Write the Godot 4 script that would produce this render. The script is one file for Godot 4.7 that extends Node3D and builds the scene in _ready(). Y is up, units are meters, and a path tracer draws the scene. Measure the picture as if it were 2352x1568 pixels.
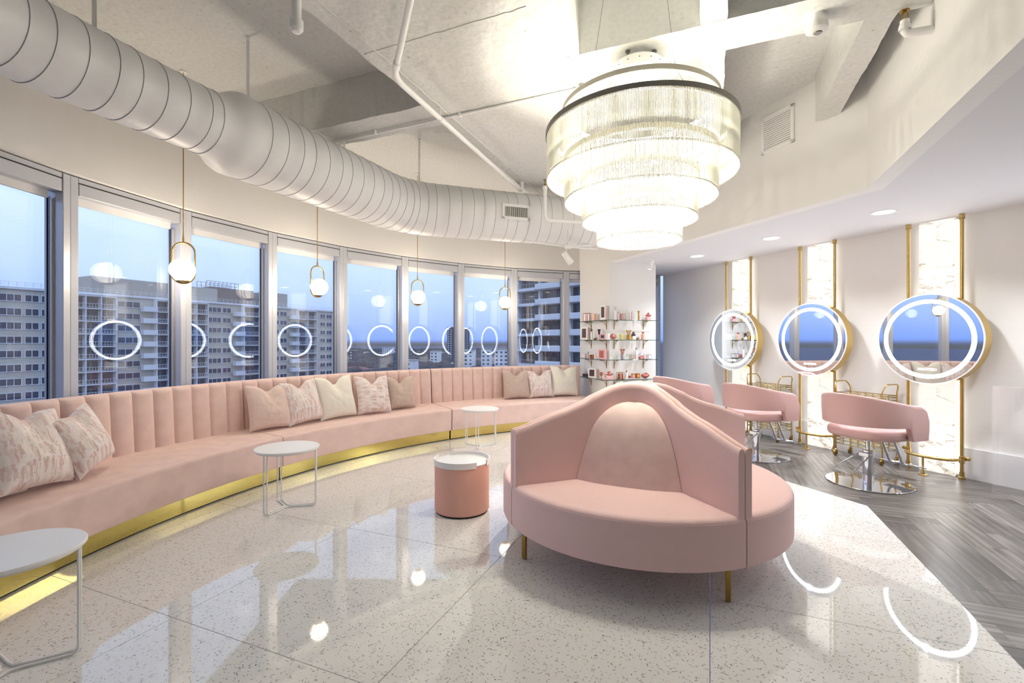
extends Node3D
# Pixel positions (u, v) belong to the 2352 x 1568 photograph; the lens looks level along -z.
const F := 1088.0
const EYE := 1.36
const SN := 0.3851   # the building grid is turned 22.65 degrees
const CS := 0.9229
const SOFA := Vector2(2.39, 2.64)    # centre of the banquette arc (x, depth)
const WIN := Vector2(2.43, 2.81)     # centre of the window arc
const LOW := 2.62                    # low ceiling and window head
const TOP := 3.75                    # concrete slab
const RIB := 3.34                    # underside of the concrete ribs

var names := {}
var rng := RandomNumberGenerator.new()
var M := {}

# ------------------------------------------------------------------ geometry helpers
class Geo:
	var v := PackedVector3Array()
	var n := PackedVector3Array()
	func tri(a: Vector3, b: Vector3, c: Vector3, na: Vector3, nb: Vector3, nc: Vector3) -> void:
		if (b - a).cross(c - a).dot(na + nb + nc) > 0.0:
			v.append_array([a, c, b]); n.append_array([na, nc, nb])
		else:
			v.append_array([a, b, c]); n.append_array([na, nb, nc])
	func face(a: Vector3, b: Vector3, c: Vector3, d: Vector3, out: Vector3) -> void:
		var k := (c - a).cross(d - b).normalized()
		if k.dot(out) < 0.0: k = -k
		tri(a, b, c, k, k, k); tri(a, c, d, k, k, k)
	func box(c: Vector3, s: Vector3, b := Basis.IDENTITY, ch := 0.0) -> Geo:
		var h := s / 2.0
		if ch <= 0.0:
			for ax in 3:
				for sg in [-1.0, 1.0]:
					var o := Vector3.ZERO; o[ax] = sg
					var p := Vector3.ZERO; p[(ax + 1) % 3] = 1.0
					var q := Vector3.ZERO; q[(ax + 2) % 3] = 1.0
					face(c + b * ((o - p - q) * h), c + b * ((o + p - q) * h), c + b * ((o + p + q) * h), c + b * ((o - p + q) * h), b * o)
			return self
		var i := h - Vector3.ONE * minf(ch, minf(h.x, minf(h.y, h.z)) * 0.95)
		for ax in 3:
			var a1 := (ax + 1) % 3
			var a2 := (ax + 2) % 3
			for sg in [-1.0, 1.0]:
				var pts: Array[Vector3] = []
				for k in [[-1, -1], [1, -1], [1, 1], [-1, 1]]:
					var p := Vector3.ZERO
					p[ax] = sg * h[ax]; p[a1] = k[0] * i[a1]; p[a2] = k[1] * i[a2]
					pts.append(c + b * p)
				var o := Vector3.ZERO; o[ax] = sg
				face(pts[0], pts[1], pts[2], pts[3], b * o)
				for s2 in [-1.0, 1.0]:      # edges between faces ax and a1
					var e: Array[Vector3] = []
					for k in [-1.0, 1.0]:
						var p1 := Vector3.ZERO
						p1[ax] = sg * h[ax]; p1[a1] = s2 * i[a1]; p1[a2] = k * i[a2]
						var p2 := Vector3.ZERO
						p2[ax] = sg * i[ax]; p2[a1] = s2 * h[a1]; p2[a2] = k * i[a2]
						if k < 0: e.append_array([c + b * p1, c + b * p2])
						else: e.append_array([c + b * p2, c + b * p1])
					var oo := Vector3.ZERO; oo[ax] = sg; oo[a1] = s2
					face(e[0], e[1], e[2], e[3], b * oo)
		for x in [-1.0, 1.0]:
			for y in [-1.0, 1.0]:
				for z in [-1.0, 1.0]:
					var p := Vector3(x, y, z)
					var k := (b * p).normalized()
					tri(c + b * Vector3(x * h.x, y * i.y, z * i.z), c + b * Vector3(x * i.x, y * h.y, z * i.z), c + b * Vector3(x * i.x, y * i.y, z * h.z), k, k, k)
		return self
	func tube(pts: Array, r, sides := 8, closed := false) -> Geo:
		var m := pts.size()
		var up := Vector3.UP
		var rings := []
		var dirs := []
		for i in m:
			var a: Vector3 = pts[(i - 1 + m) % m] if (closed or i > 0) else pts[i]
			var b: Vector3 = pts[(i + 1) % m] if (closed or i < m - 1) else pts[i]
			dirs.append((b - a).normalized())
		var x := (dirs[0] as Vector3).cross(up)
		if x.length() < 0.05: x = (dirs[0] as Vector3).cross(Vector3.RIGHT)
		x = x.normalized()
		for i in m:
			var d: Vector3 = dirs[i]
			x = (x - d * x.dot(d)).normalized()
			var y := d.cross(x)
			var ring := []
			var rr: float = r[i] if r is Array else r
			for k in sides:
				var t := TAU * k / sides
				var nn := x * cos(t) + y * sin(t)
				ring.append([(pts[i] as Vector3) + nn * rr, nn])
			rings.append(ring)
		for i in (m if closed else m - 1):
			for k in sides:
				var a = rings[i][k]; var b = rings[i][(k + 1) % sides]
				var c = rings[(i + 1) % m][(k + 1) % sides]; var d = rings[(i + 1) % m][k]
				tri(a[0], b[0], c[0], a[1], b[1], c[1]); tri(a[0], c[0], d[0], a[1], c[1], d[1])
		if not closed:
			for e in [0, m - 1]:
				var nn: Vector3 = -dirs[0] if e == 0 else dirs[m - 1]
				for k in sides:
					tri(pts[e], rings[e][k][0], rings[e][(k + 1) % sides][0], nn, nn, nn)
		return self
	# profile of (radius, y); consecutive points; sharp corners stay sharp beyond 45 degrees
	func lathe(pr: Array, sides := 24, at := Vector3.ZERO, b := Basis.IDENTITY, a0 := 0.0, a1 := TAU) -> Geo:
		var sn: Array[Vector2] = []
		for i in pr.size() - 1:
			var d: Vector2 = pr[i + 1] - pr[i]
			sn.append(Vector2(d.y, -d.x).normalized())
		for i in pr.size() - 1:
			var na := sn[i]
			var nb := sn[i]
			if i > 0 and sn[i - 1].dot(sn[i]) > 0.8: na = (sn[i - 1] + sn[i]).normalized()
			if i < sn.size() - 1 and sn[i + 1].dot(sn[i]) > 0.8: nb = (sn[i + 1] + sn[i]).normalized()
			for k in sides:
				var t0 := a0 + (a1 - a0) * k / sides
				var t1 := a0 + (a1 - a0) * (k + 1) / sides
				var f := func(p: Vector2, t: float) -> Vector3: return at + b * Vector3(p.x * cos(t), p.y, p.x * sin(t))
				var g := func(p: Vector2, t: float) -> Vector3: return b * Vector3(p.x * cos(t), p.y, p.x * sin(t))
				var q0: Vector2 = pr[i]
				var q1: Vector2 = pr[i + 1]
				if q0.x > 1e-6: tri(f.call(q0, t0), f.call(q0, t1), f.call(q1, t1), g.call(na, t0), g.call(na, t1), g.call(nb, t1))
				if q1.x > 1e-6: tri(f.call(q0, t0), f.call(q1, t1), f.call(q1, t0), g.call(na, t0), g.call(nb, t1), g.call(nb, t0))
		return self
	# polygon of (x, z) raised from y0 to y1
	func prism(poly: PackedVector2Array, y0: float, y1: float) -> Geo:
		var t := Geometry2D.triangulate_polygon(poly)
		for i in range(0, t.size(), 3):
			for yy in [y0, y1]:
				var k := Vector3.DOWN if yy == y0 else Vector3.UP
				tri(Vector3(poly[t[i]].x, yy, poly[t[i]].y), Vector3(poly[t[i + 1]].x, yy, poly[t[i + 1]].y), Vector3(poly[t[i + 2]].x, yy, poly[t[i + 2]].y), k, k, k)
		var s := -1.0 if Geometry2D.is_polygon_clockwise(poly) else 1.0
		for i in poly.size():
			var a := poly[i]
			var b := poly[(i + 1) % poly.size()]
			var o := Vector3(b.y - a.y, 0, a.x - b.x) * s
			face(Vector3(a.x, y0, a.y), Vector3(b.x, y0, b.y), Vector3(b.x, y1, b.y), Vector3(a.x, y1, a.y), o)
		return self
	# smooth sheet over rows of points; outward = away from the point `from`
	func sheet(rows: Array, wu := false, wv := false, from = null) -> Geo:
		var R := rows.size()
		var C: int = rows[0].size()
		var nn := []
		var total := 0.0
		var mid := Vector3.ZERO
		if from == null:
			for r in rows:
				for p in r: mid += p
			mid /= R * C
		else: mid = from
		for i in R:
			var row: Array[Vector3] = []
			for j in C:
				var du: Vector3 = rows[(i + 1) % R if wu else mini(i + 1, R - 1)][j] - rows[(i - 1 + R) % R if wu else maxi(i - 1, 0)][j]
				var dv: Vector3 = rows[i][(j + 1) % C if wv else mini(j + 1, C - 1)] - rows[i][(j - 1 + C) % C if wv else maxi(j - 1, 0)]
				var k := du.cross(dv).normalized()
				if k.length() < 0.5: k = Vector3.UP * 0.001
				total += k.dot((rows[i][j] - mid).normalized())
				row.append(k)
			nn.append(row)
		var sg := 1.0 if total >= 0.0 else -1.0
		for i in (R if wu else R - 1):
			for j in (C if wv else C - 1):
				var i2 := (i + 1) % R
				var j2 := (j + 1) % C
				tri(rows[i][j], rows[i2][j], rows[i2][j2], nn[i][j] * sg, nn[i2][j] * sg, nn[i2][j2] * sg)
				tri(rows[i][j], rows[i2][j2], rows[i][j2], nn[i][j] * sg, nn[i2][j2] * sg, nn[i][j2] * sg)
		return self
	func cap(ring: Array, out: Vector3) -> Geo:
		var c := Vector3.ZERO
		for p in ring: c += p
		c /= ring.size()
		for i in ring.size():
			tri(c, ring[i], ring[(i + 1) % ring.size()], out, out, out)
		return self
	func mesh() -> ArrayMesh:
		var a := []
		a.resize(Mesh.ARRAY_MAX)
		a[Mesh.ARRAY_VERTEX] = v
		a[Mesh.ARRAY_NORMAL] = n
		var m := ArrayMesh.new()
		m.add_surface_from_arrays(Mesh.PRIMITIVE_TRIANGLES, a)
		return m

func fl(u: float, v: float, y := 0.0) -> Vector3:
	var k := (EYE - y) / (v - 784.0)
	return Vector3((u - 1176.0) * k, y, -F * k)
func ab(a: float, b: float, y := 0.0) -> Vector3:      # grid coordinates
	return Vector3(a * SN + b * CS, y, -(a * CS - b * SN))
func arc(c: Vector2, r: float, deg: float, y := 0.0) -> Vector3:
	var t := deg_to_rad(deg)
	return Vector3(c.x - r * cos(t), y, -(c.y + r * sin(t)))
func numbered(called: String) -> String:
	names[called] = names.get(called, -1) + 1
	return called if names[called] == 0 else "%s_%03d" % [called, names[called]]
func meta(o: Node, label := "", category := "", group := "", kind := "") -> void:
	if label: o.set_meta("label", label)
	if category: o.set_meta("category", category)
	if group: o.set_meta("group", group)
	if kind: o.set_meta("kind", kind)
func thing(called: String, label: String, category: String, at := Vector3.ZERO, turn := 0.0, group := "") -> Node3D:
	var o := Node3D.new()
	o.name = numbered(called)
	add_child(o)
	o.position = at
	o.rotation.y = turn
	meta(o, label, category, group)
	return o
func part(called: String, g, m: Material, parent: Node, label := "") -> MeshInstance3D:
	var o := MeshInstance3D.new()
	o.name = called
	o.mesh = g.mesh() if g is Geo else g
	o.material_override = m
	parent.add_child(o, true)
	if label: o.set_meta("label", label)
	return o
func solo(called: String, g, m: Material, label: String, category: String, at := Vector3.ZERO, turn := 0.0, group := "") -> MeshInstance3D:
	var o := part(numbered(called), g, m, self)
	o.position = at
	o.rotation.y = turn
	meta(o, label, category, group)
	return o
func struct(called: String, g, m: Material, label := "") -> Node3D:
	var o: Node3D
	if g == null:
		o = Node3D.new(); o.name = called; add_child(o, true)
	else:
		o = part(called, g, m, self)
	o.set_meta("kind", "structure")
	if label: o.set_meta("label", label)
	return o
func copy(o: Node3D, at: Vector3, turn: float, label := "") -> Node3D:
	var c: Node3D = o.duplicate()
	c.name = numbered(String(o.name))
	add_child(c)
	c.position = at
	c.rotation.y = turn
	if label: c.set_meta("label", label)
	return c
func turn_to(d: Vector3) -> float:       # yaw that turns local +z towards d
	return atan2(d.x, d.z)

# ------------------------------------------------------------------ materials
func mat(c: Color, rough := 0.6, metal := 0.0) -> StandardMaterial3D:
	var m := StandardMaterial3D.new()
	m.albedo_color = c
	m.roughness = rough
	m.metallic = metal
	return m
func noise_tex(freq: float, seed_: int, lo: Color, hi: Color, size := 256, normal := false, strength := 4.0, fractal := 3) -> NoiseTexture2D:
	var n := FastNoiseLite.new()
	n.seed = seed_
	n.frequency = freq
	n.fractal_octaves = fractal
	var t := NoiseTexture2D.new()
	t.width = size; t.height = size
	t.seamless = true
	t.noise = n
	if normal:
		t.as_normal_map = true
		t.bump_strength = strength
	else:
		var g := Gradient.new()
		g.set_color(0, lo); g.set_color(1, hi)
		t.color_ramp = g
	return t
func tri_map(m: StandardMaterial3D, scale: float, world := false) -> StandardMaterial3D:
	m.uv1_triplanar = true
	m.uv1_world_triplanar = world
	m.uv1_scale = Vector3.ONE * scale
	return m
func bumpy(m: StandardMaterial3D, freq: float, scale: float, depth: float, seed_ := 1, strength := 6.0) -> StandardMaterial3D:
	m.normal_enabled = true
	m.normal_texture = noise_tex(freq, seed_, Color.BLACK, Color.WHITE, 256, true, strength)
	m.normal_scale = depth
	return tri_map(m, scale)
func glow(c: Color, energy: float) -> StandardMaterial3D:
	var m := mat(Color(0.95, 0.95, 0.95), 0.5)
	m.emission_enabled = true
	m.emission = c
	m.emission_energy_multiplier = energy
	return m
func glass(c: Color, alpha: float, rough := 0.0) -> StandardMaterial3D:
	var m := mat(Color(c.r, c.g, c.b, alpha), rough)
	m.transparency = BaseMaterial3D.TRANSPARENCY_ALPHA
	return m
func painted(size: Vector2i, base: Color) -> Image:
	var im := Image.create(size.x, size.y, false, Image.FORMAT_RGB8)
	im.fill(base)
	return im
func tex(im: Image) -> ImageTexture:
	return ImageTexture.create_from_image(im)

func terrazzo() -> Image:
	var S := 2048
	var im := painted(Vector2i(S, S), Color(0.87, 0.868, 0.86))
	var nz := FastNoiseLite.new()
	nz.seed = 3; nz.frequency = 0.02
	for k in 15000:
		var x := rng.randi() % S
		var y := rng.randi() % S
		var t := rng.randf() * TAU
		var l := rng.randf_range(2.5, 8.5)
		var w := rng.randf_range(1.2, 2.7)
		var g := rng.randf_range(0.54, 0.76) if rng.randf() < 0.62 else rng.randf_range(0.84, 0.93)
		if rng.randf() < 0.015: g = 0.34
		var c := Color(g * 1.01, g * 0.985, g * 0.95)
		var R := int(l) + 1
		for dy in range(-R, R + 1):
			for dx in range(-R, R + 1):
				var a := dx * cos(t) + dy * sin(t)
				var b := -dx * sin(t) + dy * cos(t)
				if (a * a) / (l * l) + (b * b) / (w * w) < 1.0:
					im.set_pixel(posmod(x + dx, S), posmod(y + dy, S), c)
	return im
func wood_img() -> Image:
	var im := Image.create(512, 512, false, Image.FORMAT_RGB8)
	var n := FastNoiseLite.new()
	n.seed = 11; n.frequency = 0.012; n.fractal_octaves = 4
	for y in 512:
		for x in 512:
			var f := n.get_noise_2d(x * 0.10, y * 3.2) * 0.6 + n.get_noise_2d(x * 0.25 + 900, y * 12.0) * 0.14 + n.get_noise_2d(x * 0.3 + 300, y * 0.7) * 0.3
			var g := clampf(0.49 + f * 0.40, 0.25, 0.75)
			im.set_pixel(x, y, Color(g, g * 0.965, g * 0.94))
	return im
func marble_img() -> Image:
	var im := Image.create(256, 768, false, Image.FORMAT_RGB8)
	var n := FastNoiseLite.new()
	n.seed = 21; n.frequency = 0.008; n.fractal_octaves = 5
	var w := FastNoiseLite.new()
	w.seed = 5; w.frequency = 0.02
	for y in 768:
		for x in 256:
			var q := n.get_noise_2d(x + 0.55 * y + 30.0 * w.get_noise_2d(x, y), (y - x) * 1.25)
			var vein := exp(-absf(q) * 20.0) * clampf(0.30 + 1.7 * w.get_noise_2d(x * 0.6 + 400, y * 0.6), 0.0, 1.0)
			var g := 0.97 - 0.42 * vein
			im.set_pixel(x, y, Color(g, g * 0.975 + 0.0 - 0.03 * vein, g * 0.94 - 0.1 * vein))
	return im
func stroke_img(seed_: int) -> Image:
	var im := painted(Vector2i(256, 256), Color(0.92, 0.89, 0.885))
	rng.seed = seed_
	for k in 230:
		var x := rng.randi() % 256
		var y := (rng.randi() % 5) * 52 + rng.randi_range(-10, 10)
		var w := rng.randi_range(3, 9)
		var l := rng.randi_range(14, 46)
		var c := Color(0.78, 0.63, 0.61).lerp(Color(0.86, 0.76, 0.74), rng.randf())
		if rng.randf() < 0.3: c = Color(0.94, 0.91, 0.89)
		for dy in l:
			for dx in w:
				if rng.randf() < 0.8:
					im.set_pixel(posmod(x + dx + int(2.0 * sin(dy * 0.2 + k)), 256), posmod(y + dy, 256), c)
	return im
func weave_img(a: Color, b: Color, seed_: int) -> Image:
	var im := painted(Vector2i(256, 256), a)
	rng.seed = seed_
	for k in 2600:
		var x := rng.randi() % 256
		var y := rng.randi() % 256
		var l := rng.randi_range(3, 16)
		var across := rng.randf() < 0.5
		for d in l:
			im.set_pixel(posmod(x + (d if across else 0), 256), posmod(y + (0 if across else d), 256), a.lerp(b, rng.randf_range(0.5, 1.0)))
	return im
func rib_img() -> Image:
	var im := painted(Vector2i(256, 256), Color(0.93, 0.915, 0.875))
	for x in 256:
		var g := 0.012 * sin(x * TAU / 12.8)
		for y in 256:
			im.set_pixel(x, y, Color(0.925 + g, 0.91 + g, 0.87 + g))
	return im

func make_materials() -> void:
	rng.seed = 7
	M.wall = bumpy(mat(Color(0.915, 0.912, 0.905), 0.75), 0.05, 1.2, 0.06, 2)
	M.shaded_wall = bumpy(mat(Color(0.855, 0.85, 0.842), 0.75), 0.05, 1.2, 0.06, 2)  # darker copy of the wall paint, weaker light put into the colour
	M.low = mat(Color(0.87, 0.87, 0.885), 0.8)
	M.concrete = bumpy(mat(Color(0.86, 0.86, 0.85), 0.7), 0.03, 0.9, 0.14, 4, 9.0)
	var stain := noise_tex(0.05, 44, Color(0.55, 0.55, 0.54), Color(1, 1, 1), 512, false, 4.0, 5)
	stain.color_ramp.add_point(0.20, Color(0.95, 0.95, 0.945))
	M.concrete.albedo_texture = stain
	M.duct = bumpy(mat(Color(0.90, 0.90, 0.90), 0.45), 0.03, 1.5, 0.08, 6)
	M.seam = mat(Color(0.62, 0.62, 0.62), 0.6)
	M.frame = mat(Color(0.74, 0.75, 0.78), 0.35, 0.35)
	M.gap = mat(Color(0.10, 0.10, 0.11), 0.8)
	M.blind = mat(Color(0.80, 0.80, 0.81), 0.7)
	M.pane = glass(Color(0.93, 0.96, 1.0), 0.015)
	M.brass = mat(Color(0.80, 0.69, 0.44), 0.24, 1.0)
	M.brass_plate = mat(Color(0.82, 0.75, 0.45), 0.12, 1.0)
	M.dark_brass = mat(Color(0.62, 0.51, 0.27), 0.28, 1.0)
	M.chrome = mat(Color(0.86, 0.87, 0.89), 0.06, 1.0)
	M.white = mat(Color(0.93, 0.93, 0.925), 0.35)
	M.white_wire = mat(Color(0.92, 0.92, 0.92), 0.4)
	M.black = mat(Color(0.06, 0.06, 0.06), 0.5)
	M.mirror = mat(Color(0.93, 0.95, 0.97), 0.0, 1.0)
	# upholstery
	M.velvet = mat(Color(0.935, 0.825, 0.80), 0.85)
	M.velvet.albedo_texture = noise_tex(0.012, 31, Color(0.93, 0.925, 0.92), Color(1, 1, 1), 512, false, 4.0, 5)
	tri_map(M.velvet, 0.9)
	M.velvet.rim_enabled = true; M.velvet.rim = 0.35; M.velvet.rim_tint = 0.7
	M.boucle = bumpy(mat(Color(0.93, 0.80, 0.788), 0.95), 0.16, 11.0, 0.5, 12, 8.0)
	M.boucle.rim_enabled = true; M.boucle.rim = 0.25; M.boucle.rim_tint = 0.7
	M.cushion = mat(Color(0.93, 0.825, 0.805), 0.85)
	M.cushion.albedo_texture = M.velvet.albedo_texture
	tri_map(M.cushion, 1.3)
	M.piping = mat(Color(0.82, 0.64, 0.60), 0.9)
	M.vinyl = mat(Color(0.785, 0.635, 0.615), 0.42)
	M.pouf = bumpy(mat(Color(0.90, 0.695, 0.63), 0.9), 0.15, 5.0, 0.25, 14)
	M.stroke = mat(Color.WHITE, 0.85); M.stroke.albedo_texture = tex(stroke_img(101)); tri_map(M.stroke, 2.0)
	M.stroke_across = mat(Color.WHITE, 0.85)
	var im: Image = stroke_img(102)
	im.rotate_90(CLOCKWISE)
	M.stroke_across.albedo_texture = tex(im); tri_map(M.stroke_across, 2.0)
	M.weave = mat(Color.WHITE, 0.85); M.weave.albedo_texture = tex(weave_img(Color(0.76, 0.69, 0.645), Color(0.88, 0.80, 0.76), 103)); tri_map(M.weave, 2.0)
	M.weave_pink = mat(Color.WHITE, 0.85); M.weave_pink.albedo_texture = tex(weave_img(Color(0.89, 0.80, 0.77), Color(0.82, 0.73, 0.69), 104)); tri_map(M.weave_pink, 2.0)
	M.cream = mat(Color.WHITE, 0.9); M.cream.albedo_texture = tex(rib_img()); tri_map(M.cream, 2.0)
	# floors
	rng.seed = 9
	M.terrazzo = mat(Color(1, 1, 1), 0.03)
	M.terrazzo.metallic_specular = 0.66
	M.terrazzo.albedo_texture = tex(terrazzo())
	tri_map(M.terrazzo, 0.5, true)
	M.grout = mat(Color(0.40, 0.39, 0.37), 0.8)
	var wi := tex(wood_img())
	M.wood = []
	for k in 5:
		var t: float = [0.92, 1.0, 0.84, 0.95, 0.78][k]
		var w := mat(Color(0.86 * t, 0.85 * t, 0.845 * t), 0.32)
		w.albedo_texture = wi
		tri_map(w, 1.1)
		w.uv1_offset = Vector3(0.37 * k, 0.0, 0.61 * k)
		M.wood.append(w)
	var mt := tex(marble_img())
	M.marble = mat(Color(0.72, 0.72, 0.72), 0.25)
	M.marble.albedo_texture = mt
	M.marble.emission_enabled = true
	M.marble.emission_texture = mt
	M.marble.emission_energy_multiplier = 0.52
	tri_map(M.marble, 0.62)
	# lamps
	M.led = glow(Color(0.92, 0.955, 1.0), 8.0)
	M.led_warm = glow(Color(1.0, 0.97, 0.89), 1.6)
	M.strip = glow(Color(1.0, 0.985, 0.95), 1.8)
	M.globe = glow(Color(1.0, 0.97, 0.92), 3.0)
	M.down = glow(Color(1.0, 0.98, 0.95), 4.0)
	M.print = glow(Color(1, 1, 1), 0.7)
	M.crystal = mat(Color(0.94, 0.935, 0.91), 0.12)
	M.crystal.backlight_enabled = true
	M.crystal.backlight = Color(0.75, 0.75, 0.73)
	M.pale_ring = mat(Color(0.80, 0.78, 0.72), 0.4, 0.3)
	M.ring = mat(Color(0.50, 0.49, 0.47), 0.35, 0.6)
	M.shelf = glass(Color(0.72, 0.88, 0.83), 0.10)
	M.shelf_edge = mat(Color(0.16, 0.34, 0.31), 0.08)
	M.acrylic = glass(Color(0.95, 0.97, 0.98), 0.05)

func _ready() -> void:
	# ---------------------------------------------------------------- camera, sky, exposure
	var cam := Camera3D.new()
	cam.position = Vector3(0, EYE, 0)
	cam.fov = rad_to_deg(2.0 * atan(784.0 / F))
	cam.near = 0.05
	cam.far = 6000.0
	add_child(cam)
	var we := WorldEnvironment.new()
	var e := Environment.new()
	e.background_mode = Environment.BG_SKY
	e.tonemap_mode = Environment.TONE_MAPPER_LINEAR
	e.tonemap_exposure = 1.72
	e.sdfgi_enabled = true; e.ssao_enabled = true; e.ssil_enabled = true
	var sky := ProceduralSkyMaterial.new()
	sky.sky_top_color = Color(0.72, 0.81, 0.965)
	sky.sky_horizon_color = Color(0.39, 0.52, 0.83)
	sky.sky_curve = 0.085
	sky.ground_horizon_color = Color(0.36, 0.40, 0.48)
	sky.ground_bottom_color = Color(0.30, 0.32, 0.36)
	sky.sky_energy_multiplier = 1.0
	var cloud := noise_tex(0.006, 77, Color(0, 0, 0), Color(1, 1, 1), 512, false, 4.0, 4)
	cloud.width = 1024
	sky.sky_cover = cloud
	sky.sky_cover_modulate = Color(0.50, 0.52, 0.55, 0.30)
	e.sky = Sky.new()
	e.sky.sky_material = sky
	we.environment = e
	add_child(we)
	make_materials()
	shell()
	floors()
	windows()
	ceiling_parts()
	duct()
	banquette()
	settee()
	chandelier()
	pendants()
	tables()
	stations()
	chairs()
	carts()
	pillar_shelves()
	pillows()
	fittings()
	outside()

func lamp(at: Vector3, c: Color, energy: float, size := 0.05, parent: Node = self) -> void:
	var l := OmniLight3D.new()
	l.name = "lamp_light"
	l.light_color = c
	l.light_energy = energy
	l.light_size = size
	l.omni_range = 20.0
	l.omni_attenuation = 2.0
	l.shadow_enabled = true
	parent.add_child(l, true)
	l.position = at
func area(at: Vector3, toward: Vector3, size: Vector2, c: Color, energy: float, parent: Node = self) -> void:
	var l := AreaLight3D.new()
	l.name = "panel_light"
	l.light_color = c
	l.light_energy = energy
	l.area_size = size
	l.area_normalize_energy = true
	l.shadow_enabled = true
	parent.add_child(l, true)
	var up := Vector3.FORWARD if absf(toward.y) > 0.9 else Vector3.UP
	l.transform = Transform3D(Basis.looking_at(toward, up), at)
func spot(at: Vector3, toward: Vector3, angle: float, c: Color, energy: float, size := 0.04) -> void:
	var l := SpotLight3D.new()
	l.name = "spot_light"
	l.light_color = c
	l.light_energy = energy
	l.light_size = size
	l.spot_range = 20.0
	l.spot_angle = angle
	l.spot_angle_attenuation = 0.8
	l.shadow_enabled = true
	add_child(l, true)
	var up := Vector3.FORWARD if absf(toward.normalized().y) > 0.9 else Vector3.UP
	l.transform = Transform3D(Basis.looking_at(toward, up), at)

# ------------------------------------------------------------------ room shell
func line2(d: float, off := 0.0) -> Vector2: return Vector2(2.94 - 0.385 * (d - 3.92) + off, -d)     # edge of the low ceiling towards the far pillar
func line1(d: float, off := 0.0) -> Vector2: return Vector2(2.94 - 0.418 * (3.92 - d) + off, -d)     # the same edge towards the camera
func wp(s: float, off := 0.0, y := 0.0) -> Vector3:      # mirror wall: s metres along the pole line, off metres into the room
	return Vector3(4.444 - 0.354 * s - 0.935 * off, y, -4.688 - 0.935 * s + 0.354 * off)
func flat(v: Vector3) -> Vector2: return Vector2(v.x, v.z)
func arc_poly(c: Vector2, r0: float, r1: float, a0: float, a1: float, n: int) -> PackedVector2Array:
	var p := PackedVector2Array()
	for i in n + 1: p.append(flat(arc(c, r0, lerpf(a0, a1, float(i) / n))))
	for i in n + 1: p.append(flat(arc(c, r1, lerpf(a1, a0, float(i) / n))))
	return p
func terrazzo_region() -> PackedVector2Array:
	var p := PackedVector2Array([line1(-2.6), line2(3.92), line2(8.9)])
	for i in 40: p.append(flat(arc(WIN, 5.9, lerpf(88.0, -24.0, i / 39.0))))
	p.append(Vector2(-3.6, 2.6))
	return p
func wood_region(back := -2.6, off := 0.0) -> PackedVector2Array:
	return PackedVector2Array([line1(back, off), line2(3.92, off), line2(8.9, off), Vector2(2.75, -9.15), flat(wp(4.7, -0.11)), flat(wp(-7.9, -0.11)), Vector2(7.3, -back)])

func shell() -> void:
	struct("ceiling", Geo.new().prism(PackedVector2Array([Vector2(-4.6, 2.9), Vector2(7.9, 2.9), Vector2(7.9, -10.2), Vector2(-4.6, -10.2)]), TOP, TOP + 0.25), M.concrete, "white painted concrete slab above the ducts and beams")
	struct("ceiling_low", Geo.new().prism(wood_region(-2.6, 0.13), LOW, LOW + 0.1), M.low, "smooth white low ceiling over the styling stations")
	var b := Geo.new()
	b.prism(PackedVector2Array([line2(3.92), line2(8.95), line2(8.95, 0.13), line2(3.92, 0.13)]), LOW, TOP)
	struct("wall_bulkhead_far", b, M.wall, "cream bulkhead wall running back to the shelf pillar")
	b = Geo.new()
	b.prism(PackedVector2Array([line1(-2.6), line1(3.92), line1(3.92, 0.13), line1(-2.6, 0.13)]), LOW, TOP)
	struct("wall_bulkhead_near", b, M.wall, "cream bulkhead wall above the edge of the wood floor")
	b = Geo.new()
	b.prism(PackedVector2Array([flat(wp(4.66, -0.11)), flat(wp(-7.9, -0.11)), flat(wp(-7.9, -0.28)), flat(wp(4.66, -0.28))]), 0.0, LOW)
	struct("wall_right", b, M.wall, "white wall behind the round mirrors")
	b = Geo.new()
	b.prism(PackedVector2Array([flat(wp(4.66, -0.085)), flat(wp(-7.9, -0.085)), flat(wp(-7.9, -0.11)), flat(wp(4.66, -0.11))]), 0.0, 0.30)
	struct("baseboard_right", b, M.low, "tall white baseboard along the mirror wall")
	struct("wall_left", Geo.new().prism(arc_poly(WIN, 5.755, 6.0, -24.0, 90.0, 60), LOW, TOP + 0.02), M.shaded_wall, "curved white wall above the windows")
	struct("wall_sill", Geo.new().prism(arc_poly(WIN, 5.83, 6.0, -24.0, 88.0, 60), 0.0, 0.45), M.wall, "low wall under the windows behind the banquette")
	var q := flat(arc(WIN, 5.755, -23.5))
	struct("wall_left_near", Geo.new().prism(PackedVector2Array([q, Vector2(q.x - 0.2, q.y), Vector2(-3.5, 2.75), Vector2(-3.3, 2.75)]), 0.0, TOP), M.wall, "white wall behind the camera on the window side")
	struct("wall_back", Geo.new().box(Vector3(2.0, TOP / 2, 2.7), Vector3(11.4, TOP, 0.2)), M.wall, "white wall behind the camera")

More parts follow.
